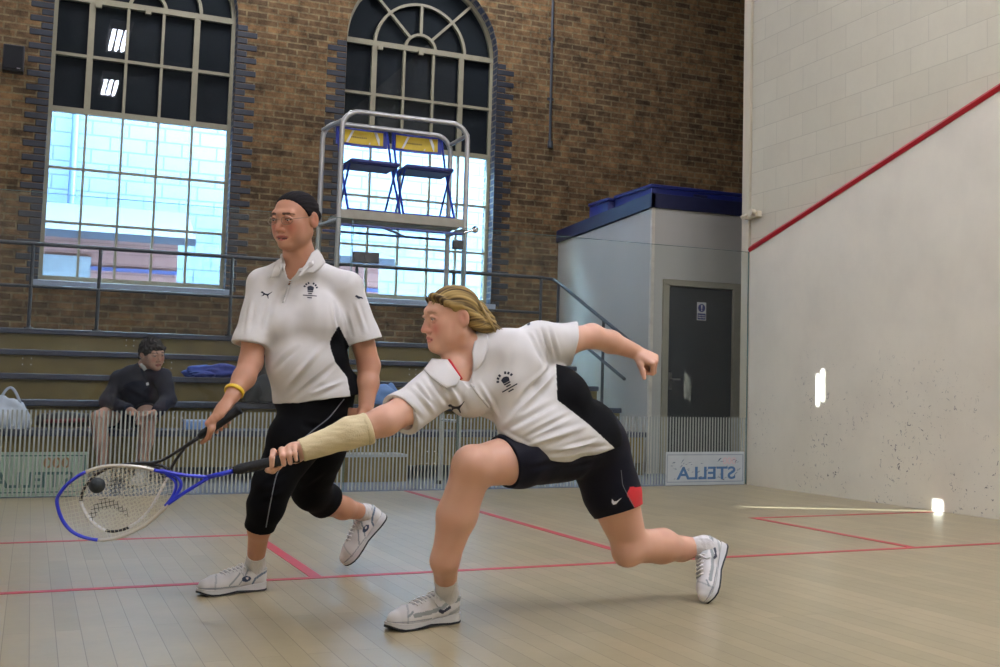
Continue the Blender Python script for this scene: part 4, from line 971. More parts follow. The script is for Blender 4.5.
# leggings
G=Rec()
a0=unit(LEGS[0][0][4]-LEGS[0][0][3]); a1=unit(LEGS[1][0][3]-LEGS[1][0][2])
for P_,R_,p_,n_ in ((LEGS[0][0][:5]+[LEGS[0][0][4]+a0*.05],LEGS[0][1][:5]+[.043],J(259.5,526.5,4.56),a0),(LEGS[1][0][:4]+[LEGS[1][0][3]+a1*.05],LEGS[1][1][:4]+[.060],J(327.5,500,5.02),a1)): G.ccone(P_,[a+.010 for a in R_],p_,n_,.03)
G.ell(J(314,397.5,4.67),V(.157,.138,.10),TA,.05); G.ell(J(313,386,4.67),V(.146,.122,.09),TA,.05)
F=G.field(HB); P,Q=F.mesh(2)
P=creases(P,Q,[((300,450),(262,470),.012,.004),((290,470),(262,488),.010,-.004),((285,492),(256,500),.012,.004),((325,430),(300,425),.012,-.004),((325,470),(300,488),.012,.004)]); P=ripple(P,Q,.002,35,4)
leg_=putq('leggings',P,Q,M_blk,pa,label='black knee-length leggings with a pale side seam')
SF=Surf((P,Q)); thread('side_piping',SF,[(344,399),(329,418),(312,431),(295,446),(283,462),(276,476),(271,500),(266,527)],4.2,5.2,.0022,M_greyp,leg_)
# polo shirt
T=Rec(); torsoA(T,.004)
T.ell(J(334,395,4.64),V(.10,.125,.10),TA,.05); T.ccone([J(264,287,4.60),J(251,342,4.53),J(247,358,4.51)],[.064,.061,.061],J(250.5,345.5,4.53),J(250,348,4.53)-J(255,325,4.56),.03); T.ccone([J(347,291,4.68),J(364,341,4.68),J(370,358,4.68)],[.066,.064,.064],J(363,342.5,4.68),cdir(.28,-1,0),.03)
rg=[J(291,281,4.53),J(283,266,4.56),J(283,256,4.62),J(293,250,4.69),J(308,248,4.70),J(316,253,4.64),J(311,264,4.57),J(300,276,4.545)]
T.chain(rg,[.0065]*8,.012)
T.plane(J(312,400.5,4.55),unit(cdir(.11,-1,-.0)),0,*ball(J(315,432,4.68),.26))
T.chain([J(248,355,4.53),J(252.5,336,4.54)],[.054,.050],.0,'sub'); T.chain([J(366,352,4.68),J(362.5,332,4.68)],[.057,.053],.0,'sub')
for dd in (4.44,4.47,4.50,4.53,4.56,4.59,4.62): T.cone(J(298,248,dd),J(291.5,268,dd),.056,.026,.004,'sub'); T.cone(J(291.5,268,dd),J(288.5,287,dd),.026,.006,.004,'sub')
T.chain([J(298,250,4.62),J(299,262,4.625)],[.058,.055],.004,'sub')
F=T.field(HB); P,Q=F.mesh(1)
fl=[((262,330),(270,300),.010,.004),((300,345),(272,372),.012,-.005),((326,342),(282,392),.013,.006),((338,362),(290,402),.011,-.005),((345,380),(310,395),.010,.005),((334,300),(340,335),.010,-.006),((258,340),(268,385),.010,.005),((355,300),(366,335),.010,.004),((345,310),(353,338),.008,-.004),((252,300),(246,335),.009,.004)]
P=creases(P,Q,[(a,b,w_*.8,h*1.6) for a,b,w_,h in fl]); P=ripple(P,Q,.0026,24,11); SF=Surf((P,Q)); SK=Surf((P,Q),(SP,SQ))
cq=P[Q].mean(1); x,y,z=pixof(cq)
mi=inpoly(x,y,[(339,326),(334,331),(328,338),(330,349),(335,362),(347,377),(350,394),(352,402),(374,402),(366,350),(349.5,346.5),(342,332)])&(z>4.55)
sh=putq('polo_shirt',P,Q,[M_shirt,M_blk],pa,mi=mi.astype(int),label='white polo shirt with black side panels')
prints(sh,SF,4.2,4.8,((265.5,294.5),(.88,.34),5.6),((310.5,289.5),6.6),(.985,.10))
decal('sleeve_cat_mark',SF,[[(354.5,296.2),(356.5,295),(359,296.4),(362,297.2),(363,299.2),(360.5,298.4),(358.5,299),(356.6,297.6)]],4.2,4.9,M_ink,sh)
flap('collar',SK,[(311.5,253),(317,249),(321.5,255),(325,262.5),(319,269),(313.5,273),(305,272.5),(298.5,272),(305,265)],M_shirt,sh,.013); flap('collar',SK,[(283,257),(279,267),(281,273),(279.5,277),(270,277.5),(273,269),(277,261)],M_shirt,sh,.013)
thread('placket',SF,[(288.5,287),(285,298),(283.5,303)],4.2,4.8,.0045,M_shirt,sh,20)
for bx,by in ((285.5,296.5),(284,302)): button(SF,bx,by,sh)
# wrist band
c=J(234.3,391.5,4.40); ax=unit(WA-EA); a_=unit(np.cross(ax,V(0,0,1))); b_=np.cross(ax,a_); q=MB()
q.tube([c+(a_*math.cos(t)+b_*math.sin(t))*.0335 for t in np.linspace(0,2*pi,24,endpoint=False)],.0035,8,closed=True,ry=.009,up=a_); put('wristband',q,mk('yellow_band',(214,178,36),.4),pa,smooth=True,label='yellow rubber wristband')
shoe(pa,onz(264.5,589),onz(206,595.5),V(0,0,1),0); shoe(pa,H2,T2,U2,0)
sock(pa,A1,A1l,LEGS[0][0][4],.0285,.080); sock(pa,A2,A2l,LEGS[1][0][4],.0295,.055)
# ---------------------------------------------------------------- lunging player
pb=thing('person','lunging blonde woman in white polo shirt and navy shorts reaching her racket to the ball','person',onz(455,621))
tu=unit(J(482,362,4.10)-J(585,440,4.36)); ts,tf,tu=frame(cdir(-.10,-.35,.92),tu); TB=np.stack([ts,tf,tu])
hb=Head(J(450.5,315.5,4.06),cdir(-.82,-.13,.56),cdir(-.10,1,.06),.97,1.,.0012,(.088,.0720))
B1,B1l=ankle(onz(457,621),onz(391,631),V(0,0,1),.285); H2,T2,U2=J(725,546,4.77),J(711,605,4.585),cdir(-.9,.05,.55); B2,B2l=ankle(H2,T2,U2)
def torsoB(F,off):
    F.ell(J(499,374,4.17),V(.170,.115,.155),TB,.06,off=off)
    F.ell(J(548,407,4.27),V(.160,.125,.150),TB,.05,off=off)
    F.ell(J(470,396,4.06),V(.074,.066,.07),TB,.05,off=off); F.ell(J(508,388,4.10),V(.075,.060,.070),TB,.05,off=off)
    F.ell(J(532,418,4.18),V(.115,.085,.11),TB,.05,off=off)
    F.ell(J(580,436,4.36),V(.142,.132,.12),TB,.05,off=off)
    F.cone(J(476,362,4.09),J(438,388,3.99),.055,.058,.04,off=off); F.cone(J(488,358,4.12),J(540,342,4.24),.055,.062,.04,off=off)
S=Rec(); torsoB(S,-.010); hb.build(S,cheek=1.12,jaw=1.08)
S.cone(J(450,356,4.045),J(455,368,4.03),.026,.034,.03); S.chain([J(457,336,4.07),J(470,352,4.10),J(480,364,4.13)],[.052,.056,.066],.03)
EB=J(385,421,3.77); WB_=J(304,450,3.66)
S.chain([J(436,389,3.98),J(410,407,3.87),EB,J(356,431,3.73),WB_],[.056,.051,.046,.043,.029],.02)
EC=J(592,336,4.42); WC=J(635,351.5,4.58)
S.chain([J(543,341,4.24),J(567,341,4.33),EC,J(611,342,4.49),WC],[.058,.050,.043,.041,.029],.02)
HBx=J(286,459,3.62); aB=unit(J(57,505,3.44)-J(290,459,3.62))
hand_grip(S,WB_,HBx,aB,cdir(.12,.35,-.93),-1,sc=1.0,thumb_fwd=.2,index_fwd=.016)
hand_free(S,WC,cdir(.90,-.40,.15),cdir(-.35,-.75,-.55),cdir(-.05,-.45,.85),curl=(1.25,1.5,.9),sc=1.0,thumb=(.75,.25))
LEGB=[([J(562,450,4.28),J(520,458,4.10),J(473,467,3.96),J(457,515,3.97),J(445,560,3.98),B1],[.108,.090,.066,.064,.045,.032]),
      ([J(597,447,4.40),J(612,492,4.44),J(631,546,4.50),J(662,546,4.62),J(682,549,4.70),B2],[.112,.095,.064,.064,.045,.032])]
for P_,R_ in LEGB: S.chain(P_,R_,.025)
S.ell(J(471,462,3.93),V(.05,.05,.05),None,.03); S.ell(J(626,553,4.47),V(.05,.05,.05),None,.03)
S.cone(B1,B1l,.032,.028,.02); S.cone(B2,B2l,.032,.028,.02)
F=S.field(HB); P,Q=F.mesh(1); SP,SQ=P,Q
bodyb=putq('body',P,Q,M_skin,pb,col=hb.tone(P,(203,158,134),(200,116,102),(192,116,108),.55,(130,100,74)))
hb.eyes(bodyb,M_irisg,down=.28,look=-.15)
# hair: blonde, swept back over the ear into a short tie
H=Rec(); w=hb.w
H.ell(w(0,-.017,.028),V(.0795,.0925,.0765)*hb.sc,hb.ax,0)
H.chain([w(0,-.10,-.01),w(.02,-.125,-.045),w(.03,-.150,-.075)],[.045,.030,.010],.02)
for e in (-1,1): H.chain([w(e*.062,-.02,.02),w(e*.060,-.065,-.03),w(e*.035,-.10,-.055)],[.024,.024,.02],.015); H.chain([w(e*.05,.055,.066),w(e*.072,.030,.044),w(e*.079,-.005,.036)],[.010,.009,.009],.012)
H.chain([w(-.02,.058,.074),w(0,.064,.077),w(.02,.066,.078),w(.052,.048,.064)],[.006,.008,.009,.008],.012)
H.plane(w(0,.088,.066),unit(hb.f*.86-hb.u*.50)); 
for e in (-1,1): H.ell(w(e*.088,-.004,-.016),V(.040,.027,.040)*hb.sc,hb.ax,.004,'sub'); H.ell(w(e*.075,.060,-.018),V(.034,.050,.062)*hb.sc,hb.ax,.006,'sub')
F=H.field(.003); P,Q=F.mesh(1); l=hb.loc(P); g=np.arctan2(l[:,0],l[:,2]+.05)
st=np.sin(g*58+5*np.sin(l[:,1]*22+l[:,2]*9))*np.cos(g*11+l[:,1]*14); s2=np.sin(g*15+6*l[:,1]*9+1.3)
P=P+normals(P,Q)*(.0011*st+.0011*s2)[:,None]; mixv=np.clip(.5+.4*st+.35*s2-.25*(l[:,1]>.05),0,1)[:,None]
putq('hair',P,Q,M_hair,bodyb,col=np.array(lin((66,52,34))[:3])*(1-mixv)+np.array(lin((160,136,84))[:3])*mixv)
for i in range(26):      # loose strands at the nape
    r=random.Random(i); q=MB(); a=r.uniform(-.3,1); q.tube([w(.05*a,-.095,.03-.05*r.random()),w(.045*a+.01,-.125,-.03-.02*r.random()),w(.04*a+.015,-.145-.03*r.random(),-.075-.03*r.random())],[.005,.0045,.0008],5)
    if i<26: H_=q if i==0 else H_.add(q.v,q.f)
put('hair_tie_ends',H_,mk('blonde_strands',(150,126,78),.45,var=.25,scale=60),bodyb,smooth=True)
# shorts
G=Rec(); 
for P_,R_,p_,n_ in ((LEGB[0][0][:3],LEGB[0][1][:3],J(500,461,4.06),J(473,467,3.96)-J(520,458,4.10)+cdir(0,-.03,0)),(LEGB[1][0][:3],LEGB[1][1][:3],J(611,514,4.45),cdir(.30,-1,.1))): G.ccone(P_,[a+.008 for a in R_],p_,n_,.03)
G.ell(J(582,438,4.36),V(.142,.130,.115),TB,.05)
F=G.field(HB); P,Q=F.mesh(2); P=creases(P,Q,[((600,462),(560,470),.012,-.003),((560,462),(525,470),.010,-.003)]); P=ripple(P,Q,.0012,40,9)
cq=P[Q].mean(1); x,y,z=pixof(cq); mi=inpoly(x,y,[(630,487),(645,487),(645,509),(634,507.5),(626.5,494.5)])
so_=putq('shorts',P,Q,[M_navyc,M_redc],pb,mi=mi.astype(int),label='tight navy shorts with a small red side panel')
SF=Surf((P,Q)); decal('swoosh_mark',SF,[[(612.0,498.8),(611.6,502.2),(613.2,504.6),(616,503.9),(622,497.2),(616.6,501.0),(614.2,501.3)]],4.0,4.6,M_inkw,so_,step=.8)
thread('side_seam',SF,[(621,470),(622.5,485),(627,494),(634,507)],4.0,4.7,.0012,M_greyp,so_,30)
# polo shirt
T=Rec(); torsoB(T,.005)
T.ccone([J(440,388,3.99),J(402,414,3.855),J(392,421,3.82)],[.074,.068,.068],J(400.5,415.5,3.85),J(400,416,3.85)-J(430,394,3.96),.03); T.ccone([J(537,343,4.23),J(574,344,4.35),J(590,344,4.40)],[.072,.074,.074],J(573.5,344,4.345),cdir(1,-.20,-.25),.03)
T.ell(J(526,431,4.095),V(.085,.085,.10),TB,.08); T.ell(J(548,442,4.15),V(.09,.09,.09),TB,.07); T.ell(J(560,440,4.235),V(.12,.11,.10),TB,.05); T.ell(J(592,442,4.33),V(.10,.105,.10),TB,.05)
rg=[J(461,378,3.99),J(446,363,4.02),J(450,352,4.10),J(466,338,4.18),J(480,333,4.18),J(484,344,4.12),J(478,362,4.05),J(470,374,4.02)]
T.chain(rg,[.007]*8,.013)
T.plane(J(568,459.5,4.22),unit(cdir(.20,-.98,0)),.0,*ball(J(620,490,4.35),.20)); T.plane(J(568,459.5,4.2),unit(cdir(-.28,-.96,0)),.0,*ball(J(560,490,4.2),.42))
T.chain([J(388,422,3.81),J(405,411,3.87)],[.058,.056],.0,'sub'); T.chain([J(590,343,4.40),J(566,342,4.325)],[.063,.056],.0,'sub')
for dd in (3.90,3.93,3.96,3.99,4.02): T.cone(J(462,352,dd),J(464,372,dd),.048,.030,.004,'sub'); T.cone(J(464,372,dd),J(470,385,dd),.028,.008,.004,'sub'); T.chain([J(464,346,4.09),J(470,358,4.10)],[.060,.056],.004,'sub')
F=T.field(HB); P,Q=F.mesh(1)
fl=[((425,372),(455,415),.011,-.006),((410,385),(440,418),.010,.006),((400,398),(425,422),.009,-.004),((440,370),(470,425),.012,.006),((530,330),(545,362),.011,.006),((548,325),(558,362),.010,-.006),((556,364),(520,400),.013,-.007),((556,372),(505,425),.013,.006),((560,400),(500,433),.012,-.006),((590,425),(520,448),.012,.006),((610,445),(545,455),.010,-.005),((540,326),(552,360),.008,-.005),((478,380),(500,420),.009,.004),((415,378),(432,402),.008,.005),((575,412),(520,440),.009,-.005),((600,440),(556,452),.008,.005),((490,425),(530,447),.008,.004)]
P=creases(P,Q,[(a,b,w_*.8,h*1.5) for a,b,w_,h in fl]); P=ripple(P,Q,.0026,24,17); SF=Surf((P,Q)); SK=Surf((P,Q),(SP,SQ))
cq=P[Q].mean(1); x,y,z=pixof(cq); mi=inpoly(x,y,[(556,364),(566,366),(580,372),(605,385),(650,400),(660,470),(617,450.5),(590,425.5),(557.5,400)])
shb=putq('polo_shirt',P,Q,[M_shirt,M_blk],pb,mi=mi.astype(int),label='white polo shirt with a black side panel')
prints(shb,SF,3.6,4.4,((455.5,407.5),(.985,.14),8.2),((506,381),8.2),(.88,-.47))
decal('sleeve_cat_mark',SF,[[(525.5,320.5),(527.5,320),(529.5,322),(530.5,324.5),(528.5,326),(526.8,325)]],3.7,4.5,M_ink,shb)
flap('collar',SK,[(472.5,352),(476,332),(483,331),(488,336),(488,347),(484,361),(479,368),(472.5,373),(473,362)],M_shirt,shb,.010); flap('collar',SK,[(432,359),(447.5,360),(453,368),(460,378),(456,386),(446,388),(432,378),(424,370)],M_shirt,shb,.010)
thread('neck_tape',SK,[(449,360),(455,369),(461.5,379)],3.7,4.3,.005,M_redc,shb,20)
thread('placket',SF,[(471,384),(480,397),(489,407)],3.6,4.3,.005,M_shirt,shb,24)
for bx,by in ((474,387),(483,400)): button(SF,bx,by,shb)
# forearm bandage
R=Rec(); b0=J(301,451,3.658); b1=J(368,428.5,3.748); bm_=J(350,433,3.722); ax=unit(b1-b0)
R.chain([b0-ax*.02,bm_,b1+ax*.02],[.0325,.0475,.050],.02); R.plane(b0,-ax); R.plane(b1,ax); 
F=R.field(.003); P,Q=F.mesh(1); P=ripple(P,Q,.0009,120,5); bd=putq('forearm_bandage',P,Q,mk('tubular_bandage',(208,194,156),.9,spec=.1,var=.04,bump=.6,bscale=350),pb,label='cream tubular bandage')
a_=unit(np.cross(ax,V(0,0,1))); b_=np.cross(ax,a_); q=MB(); q.tube([b1-ax*.004+(a_*math.cos(t)+b_*math.sin(t))*.0485 for t in np.linspace(0,2*pi,28,endpoint=False)],.0035,8,closed=True,ry=.010,up=a_); put('bandage_cuff',q,bpy.data.materials['tubular_bandage'],bd,smooth=True)
shoe(pb,onz(457,621),onz(391,631),V(0,0,1),1,L_=.285); shoe(pb,H2,T2,U2,1)
sock(pb,B1,B1l,LEGB[0][0][4],.0305,.100); sock(pb,B2,B2l,LEGB[1][0][4],.0305,.045)
# ---------------------------------------------------------------- seated spectator behind the glass
pc_=thing('person','dark-haired man in a navy jacket and shorts sitting on the lowest tier behind the glass','person',onz(122,487))
tu=unit(J(146,370,9.72)-J(133,415,9.98)); ts,tf,tu=frame(cdir(.25,-.2,.95),tu); TC=np.stack([ts,tf,tu])
hc=Head(J(152.5,353,9.70),cdir(.80,-.22,.55),cdir(.16,1,.18),1.06)
def torsoC(F,off):
    F.ell(J(140,386,9.80),V(.185,.12,.17),TC,.05,off=off); F.ell(J(136,404,9.92),V(.175,.13,.14),TC,.05,off=off)
    F.cone(J(140,371,9.75),J(121,379,9.78),.06,.066,.05,off=off); F.cone(J(146,370,9.74),J(162,378,9.74),.055,.062,.05,off=off)
S=Rec(); torsoC(S,-.012); hc.build(S,mouth=.003)
S.chain([J(148,360,9.72),J(145,368,9.74),J(143,375,9.76)],[.056,.060,.065],.03)
AC=[([J(120,380,9.78),J(108,401,9.72),J(128,410,9.50),J(133,412,9.45)],[.058,.048,.032,.029]),([J(163,379,9.74),J(168,400,9.66),J(158,411,9.48),J(154,413,9.44)],[.058,.046,.032,.029])]
for P_,R_ in AC: S.chain(P_,R_,.02)
hand_free(S,AC[0][0][3],cdir(.8,-.3,.5),cdir(-.3,-.8,0),cdir(.2,.5,.8),curl=(.5,.6,.4)); hand_free(S,AC[1][0][3],cdir(-.8,-.3,.5),cdir(.3,-.8,0),cdir(-.2,.5,.8),curl=(.5,.6,.4))
LC=[([J(125,416,9.98),J(112,415,9.75),J(99,419,9.50),J(101,440,9.50),J(104,472,9.50)],[.10,.092,.066,.058,.032]),([J(145,416,10.0),J(146,415,9.75),J(148,419,9.50),J(146,440,9.50),J(141,472,9.52)],[.10,.092,.066,.058,.032])]
for P_,R_ in LC: S.chain(P_,R_,.025)
F=S.field(.0055); P,Q=F.mesh(1); bc=putq('body',P,Q,M_skin,pc_,col=hc.tone(P,(186,146,126),(180,118,100),(150,86,80),.9,(40,32,28)))
hc.eyes(bc,M_irisb,down=.3)
H=Rec(); w=hc.w
H.ell(w(0,-.018,.033),V(.083,.100,.090)*1.06,hc.ax,0); H.chain([w(-.055,.066,.062),w(-.01,.080,.070),w(.05,.074,.052)],[.017,.018,.014],.02); H.ell(w(0,-.05,-.005),V(.080,.06,.075),hc.ax,.03)
for e in (-1,1): H.chain([w(e*.07,.03,.03),w(e*.072,-.03,-.03)],[.02,.024],.02)
H.plane(w(0,.094,.045),unit(hc.f*.7-hc.u*.72))
for e in (-1,1): H.ell(w(e*.085,-.002,-.030),V(.028,.03,.04)*1.06,hc.ax,.004,'sub')
F=H.field(.005); P,Q=F.mesh(1); l=hc.loc(P); st=np.sin(l[:,0]*190+4*np.sin(l[:,1]*60))*np.sin(l[:,2]*120+l[:,1]*90); P=P+normals(P,Q)*(.004*st)[:,None]
putq('hair',P,Q,M_hair,bc,col=np.array(lin((30,27,26))[:3])*(1+.4*st)[:,None])
T=Rec(); torsoC(T,.008)
for P_,R_ in AC: T.chain(P_[:3],[a+.016 for a in R_[:3]],.03)
T.chain([J(151,366,9.66),J(143,364,9.70),J(139,366,9.78),J(145,362,9.80),J(152,365,9.74)],[.014]*5,.02)
T.ell(J(134,413,9.93),V(.18,.145,.08),TC,.04)
T.cone(J(150,360,9.62),J(149,372,9.64),.045,.012,.004,'sub')
F=T.field(.0055); P,Q=F.mesh(1); P=creases(P,Q,[((125,385),(150,400),.02,.008),((115,385),(112,402),.016,.008),((155,385),(135,408),.02,-.008)]); P=ripple(P,Q,.006,18,2)
SF=Surf((P,Q)); jk=putq('jacket',P,Q,mk('navy_jacket_cloth',(17,21,40),.85,var=.12),pc_,label='dark navy zipped jacket')
decal('chest_badge',SF,[[(146,383),(148.5,382),(149,385),(146.5,385.5)]],9,10,M_inkw,jk)
flap('collar',SF,[(139,364),(143,363),(147,369),(144,371)],M_shirt,jk,.010)
G=Rec()
for P_,R_ in LC: G.chain(P_[:2],[a+.012 for a in R_[:2]],.04)
F=G.field(.0055); P,Q=F.mesh(2); putq('shorts',P,Q,M_navyc,pc_)
for k,(P_,R_) in enumerate(LC):
    a=P_[4]; fl_=V(a[0],a[1],0.); dr=unit(cdir(-.12 if k==0 else .15,0,1)*V(1,1,0)); shoe(pc_,fl_-dr*.07,fl_+dr*.2,V(0,0,1),0,L_=.29); sock(pc_,a,a-V(0,0,.04),P_[3],.030,.06)
# ================================================================ RACKETS AND BALL
M_fblue=mk('racket_blue',(26,42,176),.3,var=.03); M_fsil=mk('racket_silver',(188,184,172),.3,metal=.4,var=.04); M_fblk=mk('racket_black',(22,22,24),.4); M_fwht=mk('racket_white',(206,206,204),.35)
M_grip=mk('black_grip_tape',(20,22,24),.8,bump=.6,bscale=250); M_str=mk('racket_string',(196,190,166),.5,var=.0); M_ink2=mk('string_stencil_ink',(26,28,30),.7)
def racket(label,P0,P1,outline,bridge,arms,shaft,grip,fr,stencil,grp=None):
    """outline etc. are measured in the photo and laid on the racket's own plane; fr: list of (i0,i1,material)"""
    a=unit(P1-P0); n=unit(-FW-a*(-FW@a)); b=np.cross(n,a)
    def U(x,y): r=ray(x,y); return CAMP+r*((P0-CAMP)@n)/(r@n)
    t=thing('squash_racket',label,'racket',P0)
    def smooth(pts,m,closed=False):
        p=np.array(pts,float); k=len(p); out=[]
        for i in range(k if closed else k-1):
            q=[p[(i-1)%k] if closed or i>0 else 2*p[0]-p[1],p[i],p[(i+1)%k],p[(i+2)%k] if closed or i+2<k else 2*p[-1]-p[-2]]
            for s in np.arange(m)/m: out.append(.5*((2*q[1])+(-q[0]+q[2])*s+(2*q[0]-5*q[1]+4*q[2]-q[3])*s*s+(-q[0]+3*q[1]-3*q[2]+q[3])*s**3))
        if not closed: out.append(p[-1])
        return np.array(out)
    O=smooth(outline,6,True); W=np.array([U(x,y) for x,y in O])
    for nm,(i0,i1,m) in zip(('head_frame',)*9,fr):
        q=MB(); q.tube([W[i%len(W)] for i in range(i0*6,i1*6+1)],.0052,10,ry=.0085,up=np.cross(n,W[(i0*6+1)%len(W)]-W[(i0*6)%len(W)])); put('head_frame',q,m,t,smooth=True)
    q=MB(); q.tube([U(x,y) for x,y in smooth(bridge,8)],.0045,8,ry=.007,up=a); put('bridge',q,fr[0][2],t,smooth=True)
    for ar in arms: q=MB(); q.tube([U(x,y) for x,y in smooth(ar,8)],.0056,10,ry=.0085,up=b); put('throat_arm',q,fr[0][2],t,smooth=True)
    q=MB(); q.tube([U(x,y) for x,y in shaft],.0075,12,ry=.0085,up=b); put('shaft',q,fr[0][2],t,smooth=True)
    g=[U(x,y) for x,y in grip]; q=MB(); ga=unit(g[1]-g[0]); L0=np.linalg.norm(g[1]-g[0]); pts=[g[0]+ga*L0*s for s in np.linspace(0,1,44)]
    q.tube(pts,[.0105+.0055*min(1,i/5)+.0006*(i%3==0)+(.002 if i>40 else 0) for i in range(44)],14); put('grip',q,M_grip,t,smooth=True)
    # strings clipped to the hoop
    B=list(smooth(bridge,8)); cut=[tuple(p) for p in O]
    xy=lambda P:((P-P0)@a,(P-P0)@b)
    poly=[xy(U(*p)) for p in cut]; br=[xy(U(*p)) for p in B]; s1=MB(); s2=MB(); st=[[xy(U(*p)) for p in pl] for pl in stencil]
    lim=np.array(br); lim=lim[np.argsort(lim[:,1])]
    us=[p[0] for p in poly]; vs=[p[1] for p in poly]
    def seg(p,q_):
        N_=40; ts=np.linspace(0,1,N_+1); x=p[0]+(q_[0]-p[0])*ts; y=p[1]+(q_[1]-p[1])*ts
        ins=inpoly(x,y,poly)&(x>np.interp(y,lim[:,1],lim[:,0]))
        dk=np.zeros(len(x),bool)
        for pl in st: dk|=inpoly(x,y,pl)
        i=0
        while i<N_:
            if ins[i] and ins[i+1]:
                j=i
                while j<N_ and ins[j+1] and dk[j+1]==dk[i]: j+=1
                if j==i: j=i+1
                (s2 if dk[i] else s1).tube([P0+a*x[i]+b*y[i],P0+a*x[j]+b*y[j]],.00085 if dk[i] else .00065,5); i=j
            else: i+=1
    v=min(vs)
    while v<max(vs): seg((min(us),v),(max(us),v)); v+=.0115
    u=min(us)
    while u<max(us): seg((u,min(vs)),(u,max(vs))); u+=.0105
    put('strings',s1,M_str,t)
    if s2.v: put('printed_strings',s2,M_ink2,t,label='black stencil printed on the strings')
    return t
racket('blue and silver squash racket held low by the lunging player',J(292,458,3.62),J(57,505,3.44),
  [(57,503),(63,521),(76,534),(98,540),(120,537),(140,528),(156,516),(168,504),(178,492),(181,484),(177,477),(168,473.5),(154,470),(134,466.5),(108,466),(86,472),(70,482),(60,493)],
  [(165,473),(174,480),(176,487),(172,497),(166,505)],[[(160,470.5),(184,475),(208,477)],[(165,506),(184,493),(208,478)]],
  [(204,478),(240,469.5)],[(233,470.5),(299,456.5)],[(7,12,M_fblue),(12,15,M_fsil),(15,21,M_fblue),(3,7,M_fsil)],
  [[(111,479),(118,476),(124,478),(123,490),(117,496),(111,492)],[(88,517),(95,503),(104,497),(116,500),(127,508),(130,518),(124,513),(112,506),(100,508),(94,520)]])
racket('black and white squash racket hanging in the hand of the standing player',J(238,410,4.33),J(84,512,4.22),
  [(81,501),(86,513),(95,524),(106,530.5),(118,531),(129,527),(141,519),(152,506),(161,490),(167,477),(166,468),(156,464.5),(144,463),(130,464),(112,467),(96,475),(85,487)],
  [(144,463),(157,468),(163,476),(166,483)],[[(134,464),(160,461),(186,446)],[(165,481),(174,463),(186,446)]],
  [(184,447.5),(203,434.5)],[(199,437),(240,409)],[(9,14,M_fblk),(5,9,M_fwht),(3,5,M_fblk),(0,3,M_fwht),(14,17,M_fblk)],[])
b=MB(); b.sphere(J(97,485.5,3.08),.02,28,18); tag(put('squash_ball',b,mk('squash_ball_rubber',(30,38,40),.75,bump=.3,bscale=200),smooth=True),'small black rubber squash ball in the air in front of the blue racket strings','ball')
# ================================================================ LIGHT
M_tubeE=emis('fluorescent_tube',(237,238,255),LS_TUBE)
M_fix=mk('fixture_white',(205,203,196),.5)
for i,(x,y) in enumerate(((-1.68,-2.85),(-1.62,-6.5),(1.9,-3.4),(1.9,-6.5),(1.6,-8.9),(2.8,-8.9),(-2.86,-8.8),(2.4,-7.7),(-4.2,3.3),(-.9,3.3),(2.3,3.3))):  # front row and gallery fittings are unseen additions, brightening players and brick wall
    t=thing('ceiling_light','white ceiling fitting with three fluorescent tubes under the hall roof, some added for brightness','light',(x,y,6.8),'ceiling lights under the hall roof')
    b=MB(); b.box((x-.18,y-.82,6.84),(x+.18,y+.82,6.89),bev=.01); put('housing',b,M_fix,t)
    for dx in (-.10,0,.10):
        b=MB(); b.tube([(x+dx,y-.75,6.79),(x+dx,y+.75,6.79)],.034,10); put('tube',b,M_tubeE,t,smooth=.7)
    for s in (-1,1):
        b=MB(); b.box((x-.17,y+s*.78-.02,6.74),(x+.17,y+s*.78+.02,6.84)); put('end_cap',b,M_fix,t)
sun=bpy.data.lights.new('sun','SUN'); so=bpy.data.objects.new('sun',sun); COL.objects.link(so); sun.energy=45; sun.angle=.004; sun.color=(.9,.95,1)
dv=Vector((1.10/1.258*math.cos(.2443),-.61/1.258*math.cos(.2443),-math.sin(.2443))); so.rotation_euler=dv.to_track_quat('-Z','Y').to_euler()
w=bpy.data.worlds.new('world'); SC.world=w; w.use_nodes=True; bg=w.node_tree.nodes['Background']; bg.inputs[0].default_value=(.50,.77,1.0,1); bg.inputs[1].default_value=LS_SKY
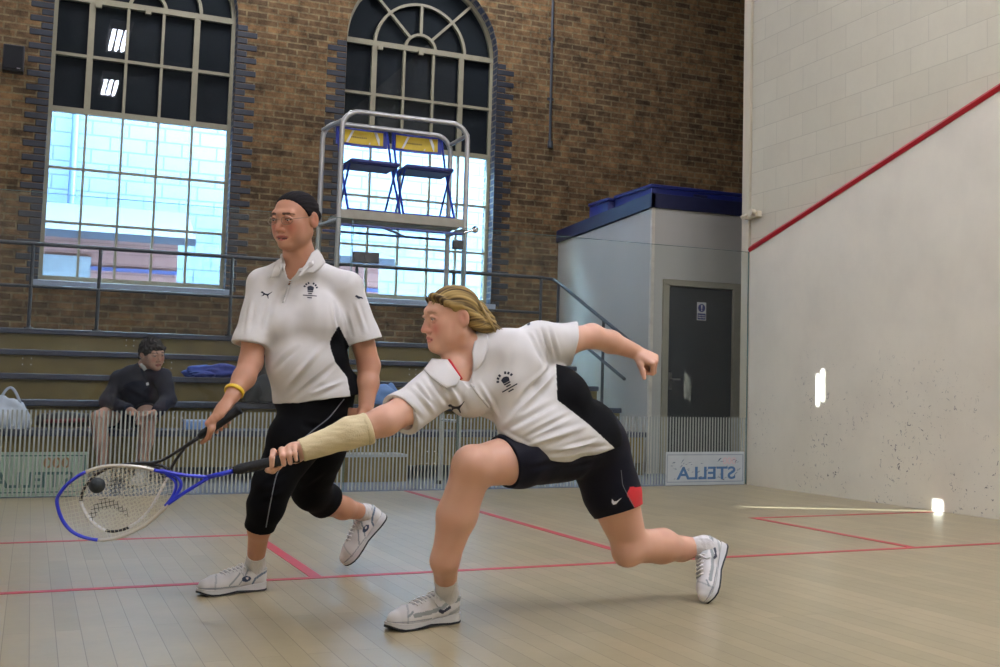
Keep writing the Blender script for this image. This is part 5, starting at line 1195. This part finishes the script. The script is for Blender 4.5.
# outside
M_out=brickmat('outside_blockwork','XZY',(76,88,102),(73,85,99),(55,64,76),.52,.22,.014,bump=.3,noise=.06)
b=MB(); b.box((-9,10.56,-2),(9,10.8,9)); tag(put('yard_wall',b,M_out),'bright pale blockwork wall of the yard outside the arched windows','wall')
pp=MB(); pp.tube([(-2.32,10.44,-.995),(-2.32,10.44,8.5)],.05,10); pp.tube([(-2.32,10.44,3.02),(-2.32,10.44,2.9)],.075,10); pp.tube([(-2.5,10.44,3.08),(-2.32,10.44,3.2),(-2.14,10.44,3.08)],.03,8); tag(put('drain_pipe',pp,mk('drain_blue',(50,68,104),.5),smooth=.7),'blue grey drain pipe down the outside blockwork seen through the left window','pipe')
M_hut=brickmat('hut_boards','XZY',(118,84,84),(112,80,80),(90,62,64),4,.13,.008,bump=.3,noise=.05); M_hroof=mk('hut_roof',(24,31,50),.6)
def hut(x0,x1,y0,y1,ze,zr,label,door):
    t=thing('yard_hut',label,'hut',(x0,y0,-1))
    b=MB(); b.box((x0,y0,-1),(x1,y1,ze)); put('wall',b,M_hut,t)
    b=MB(); b.prism([(x0-.1,y0-.22,ze-.04),(x0-.1,y0+.9,zr),(x0-.1,y1+.1,zr),(x0-.1,y1+.1,zr-.06),(x0-.1,y0+.9,zr-.08),(x0-.1,y0-.22,ze-.14)],(x1-x0+.3,0,0)); put('roof',b,M_hroof,t)
    b=MB(); b.box((x0,y0-.025,ze-.52),(x1,y0-.005,ze-.47)); put('blue_band',b,mk('hut_band',(44,54,104),.5) if 'hut_band' not in bpy.data.materials else bpy.data.materials['hut_band'],t)
    if door: b=MB(); b.box((door,y0-.03,.2),(door+.62,y0-.005,ze-.35)); put('hut_door',b,mk('hut_door_paint',(96,102,116),.6),t); 
hut(-4.9,-1.05,7.6,9.4,2.80,3.25,'low pink boarded hut with a blue grey roof outside the left window',-2.72)
hut(.55,1.75,7.9,9.4,2.75,2.95,'small pink boarded hut with a flat roof outside the right window',None)
b=MB(); b.box((-8.2,5.7,-2),(-5,10.4,8)); tag(put('sun_blocker',b,M_out),'unseen pale block added beside the yard to keep sun off the windows','sun blocker')  # unseen block, added to stop direct sun entering the arched windows
b=MB(); b.box((-30,5.2,-1.2),(30,40,-1)); struct('ground',b,mk('yard_ground',(150,148,142),.9))
SC.view_settings.view_transform='Standard'; SC.view_settings.look='None'; SC.view_settings.exposure=EXPO; SC.view_settings.gamma=1; SC.view_settings.use_curve_mapping=False
SC.cycles.use_denoising=True; SC.cycles.max_bounces=10; SC.cycles.diffuse_bounces=5; SC.cycles.transparent_max_bounces=24; SC.cycles.sample_clamp_indirect=6; SC.cycles.caustics_reflective=False; SC.cycles.caustics_refractive=False
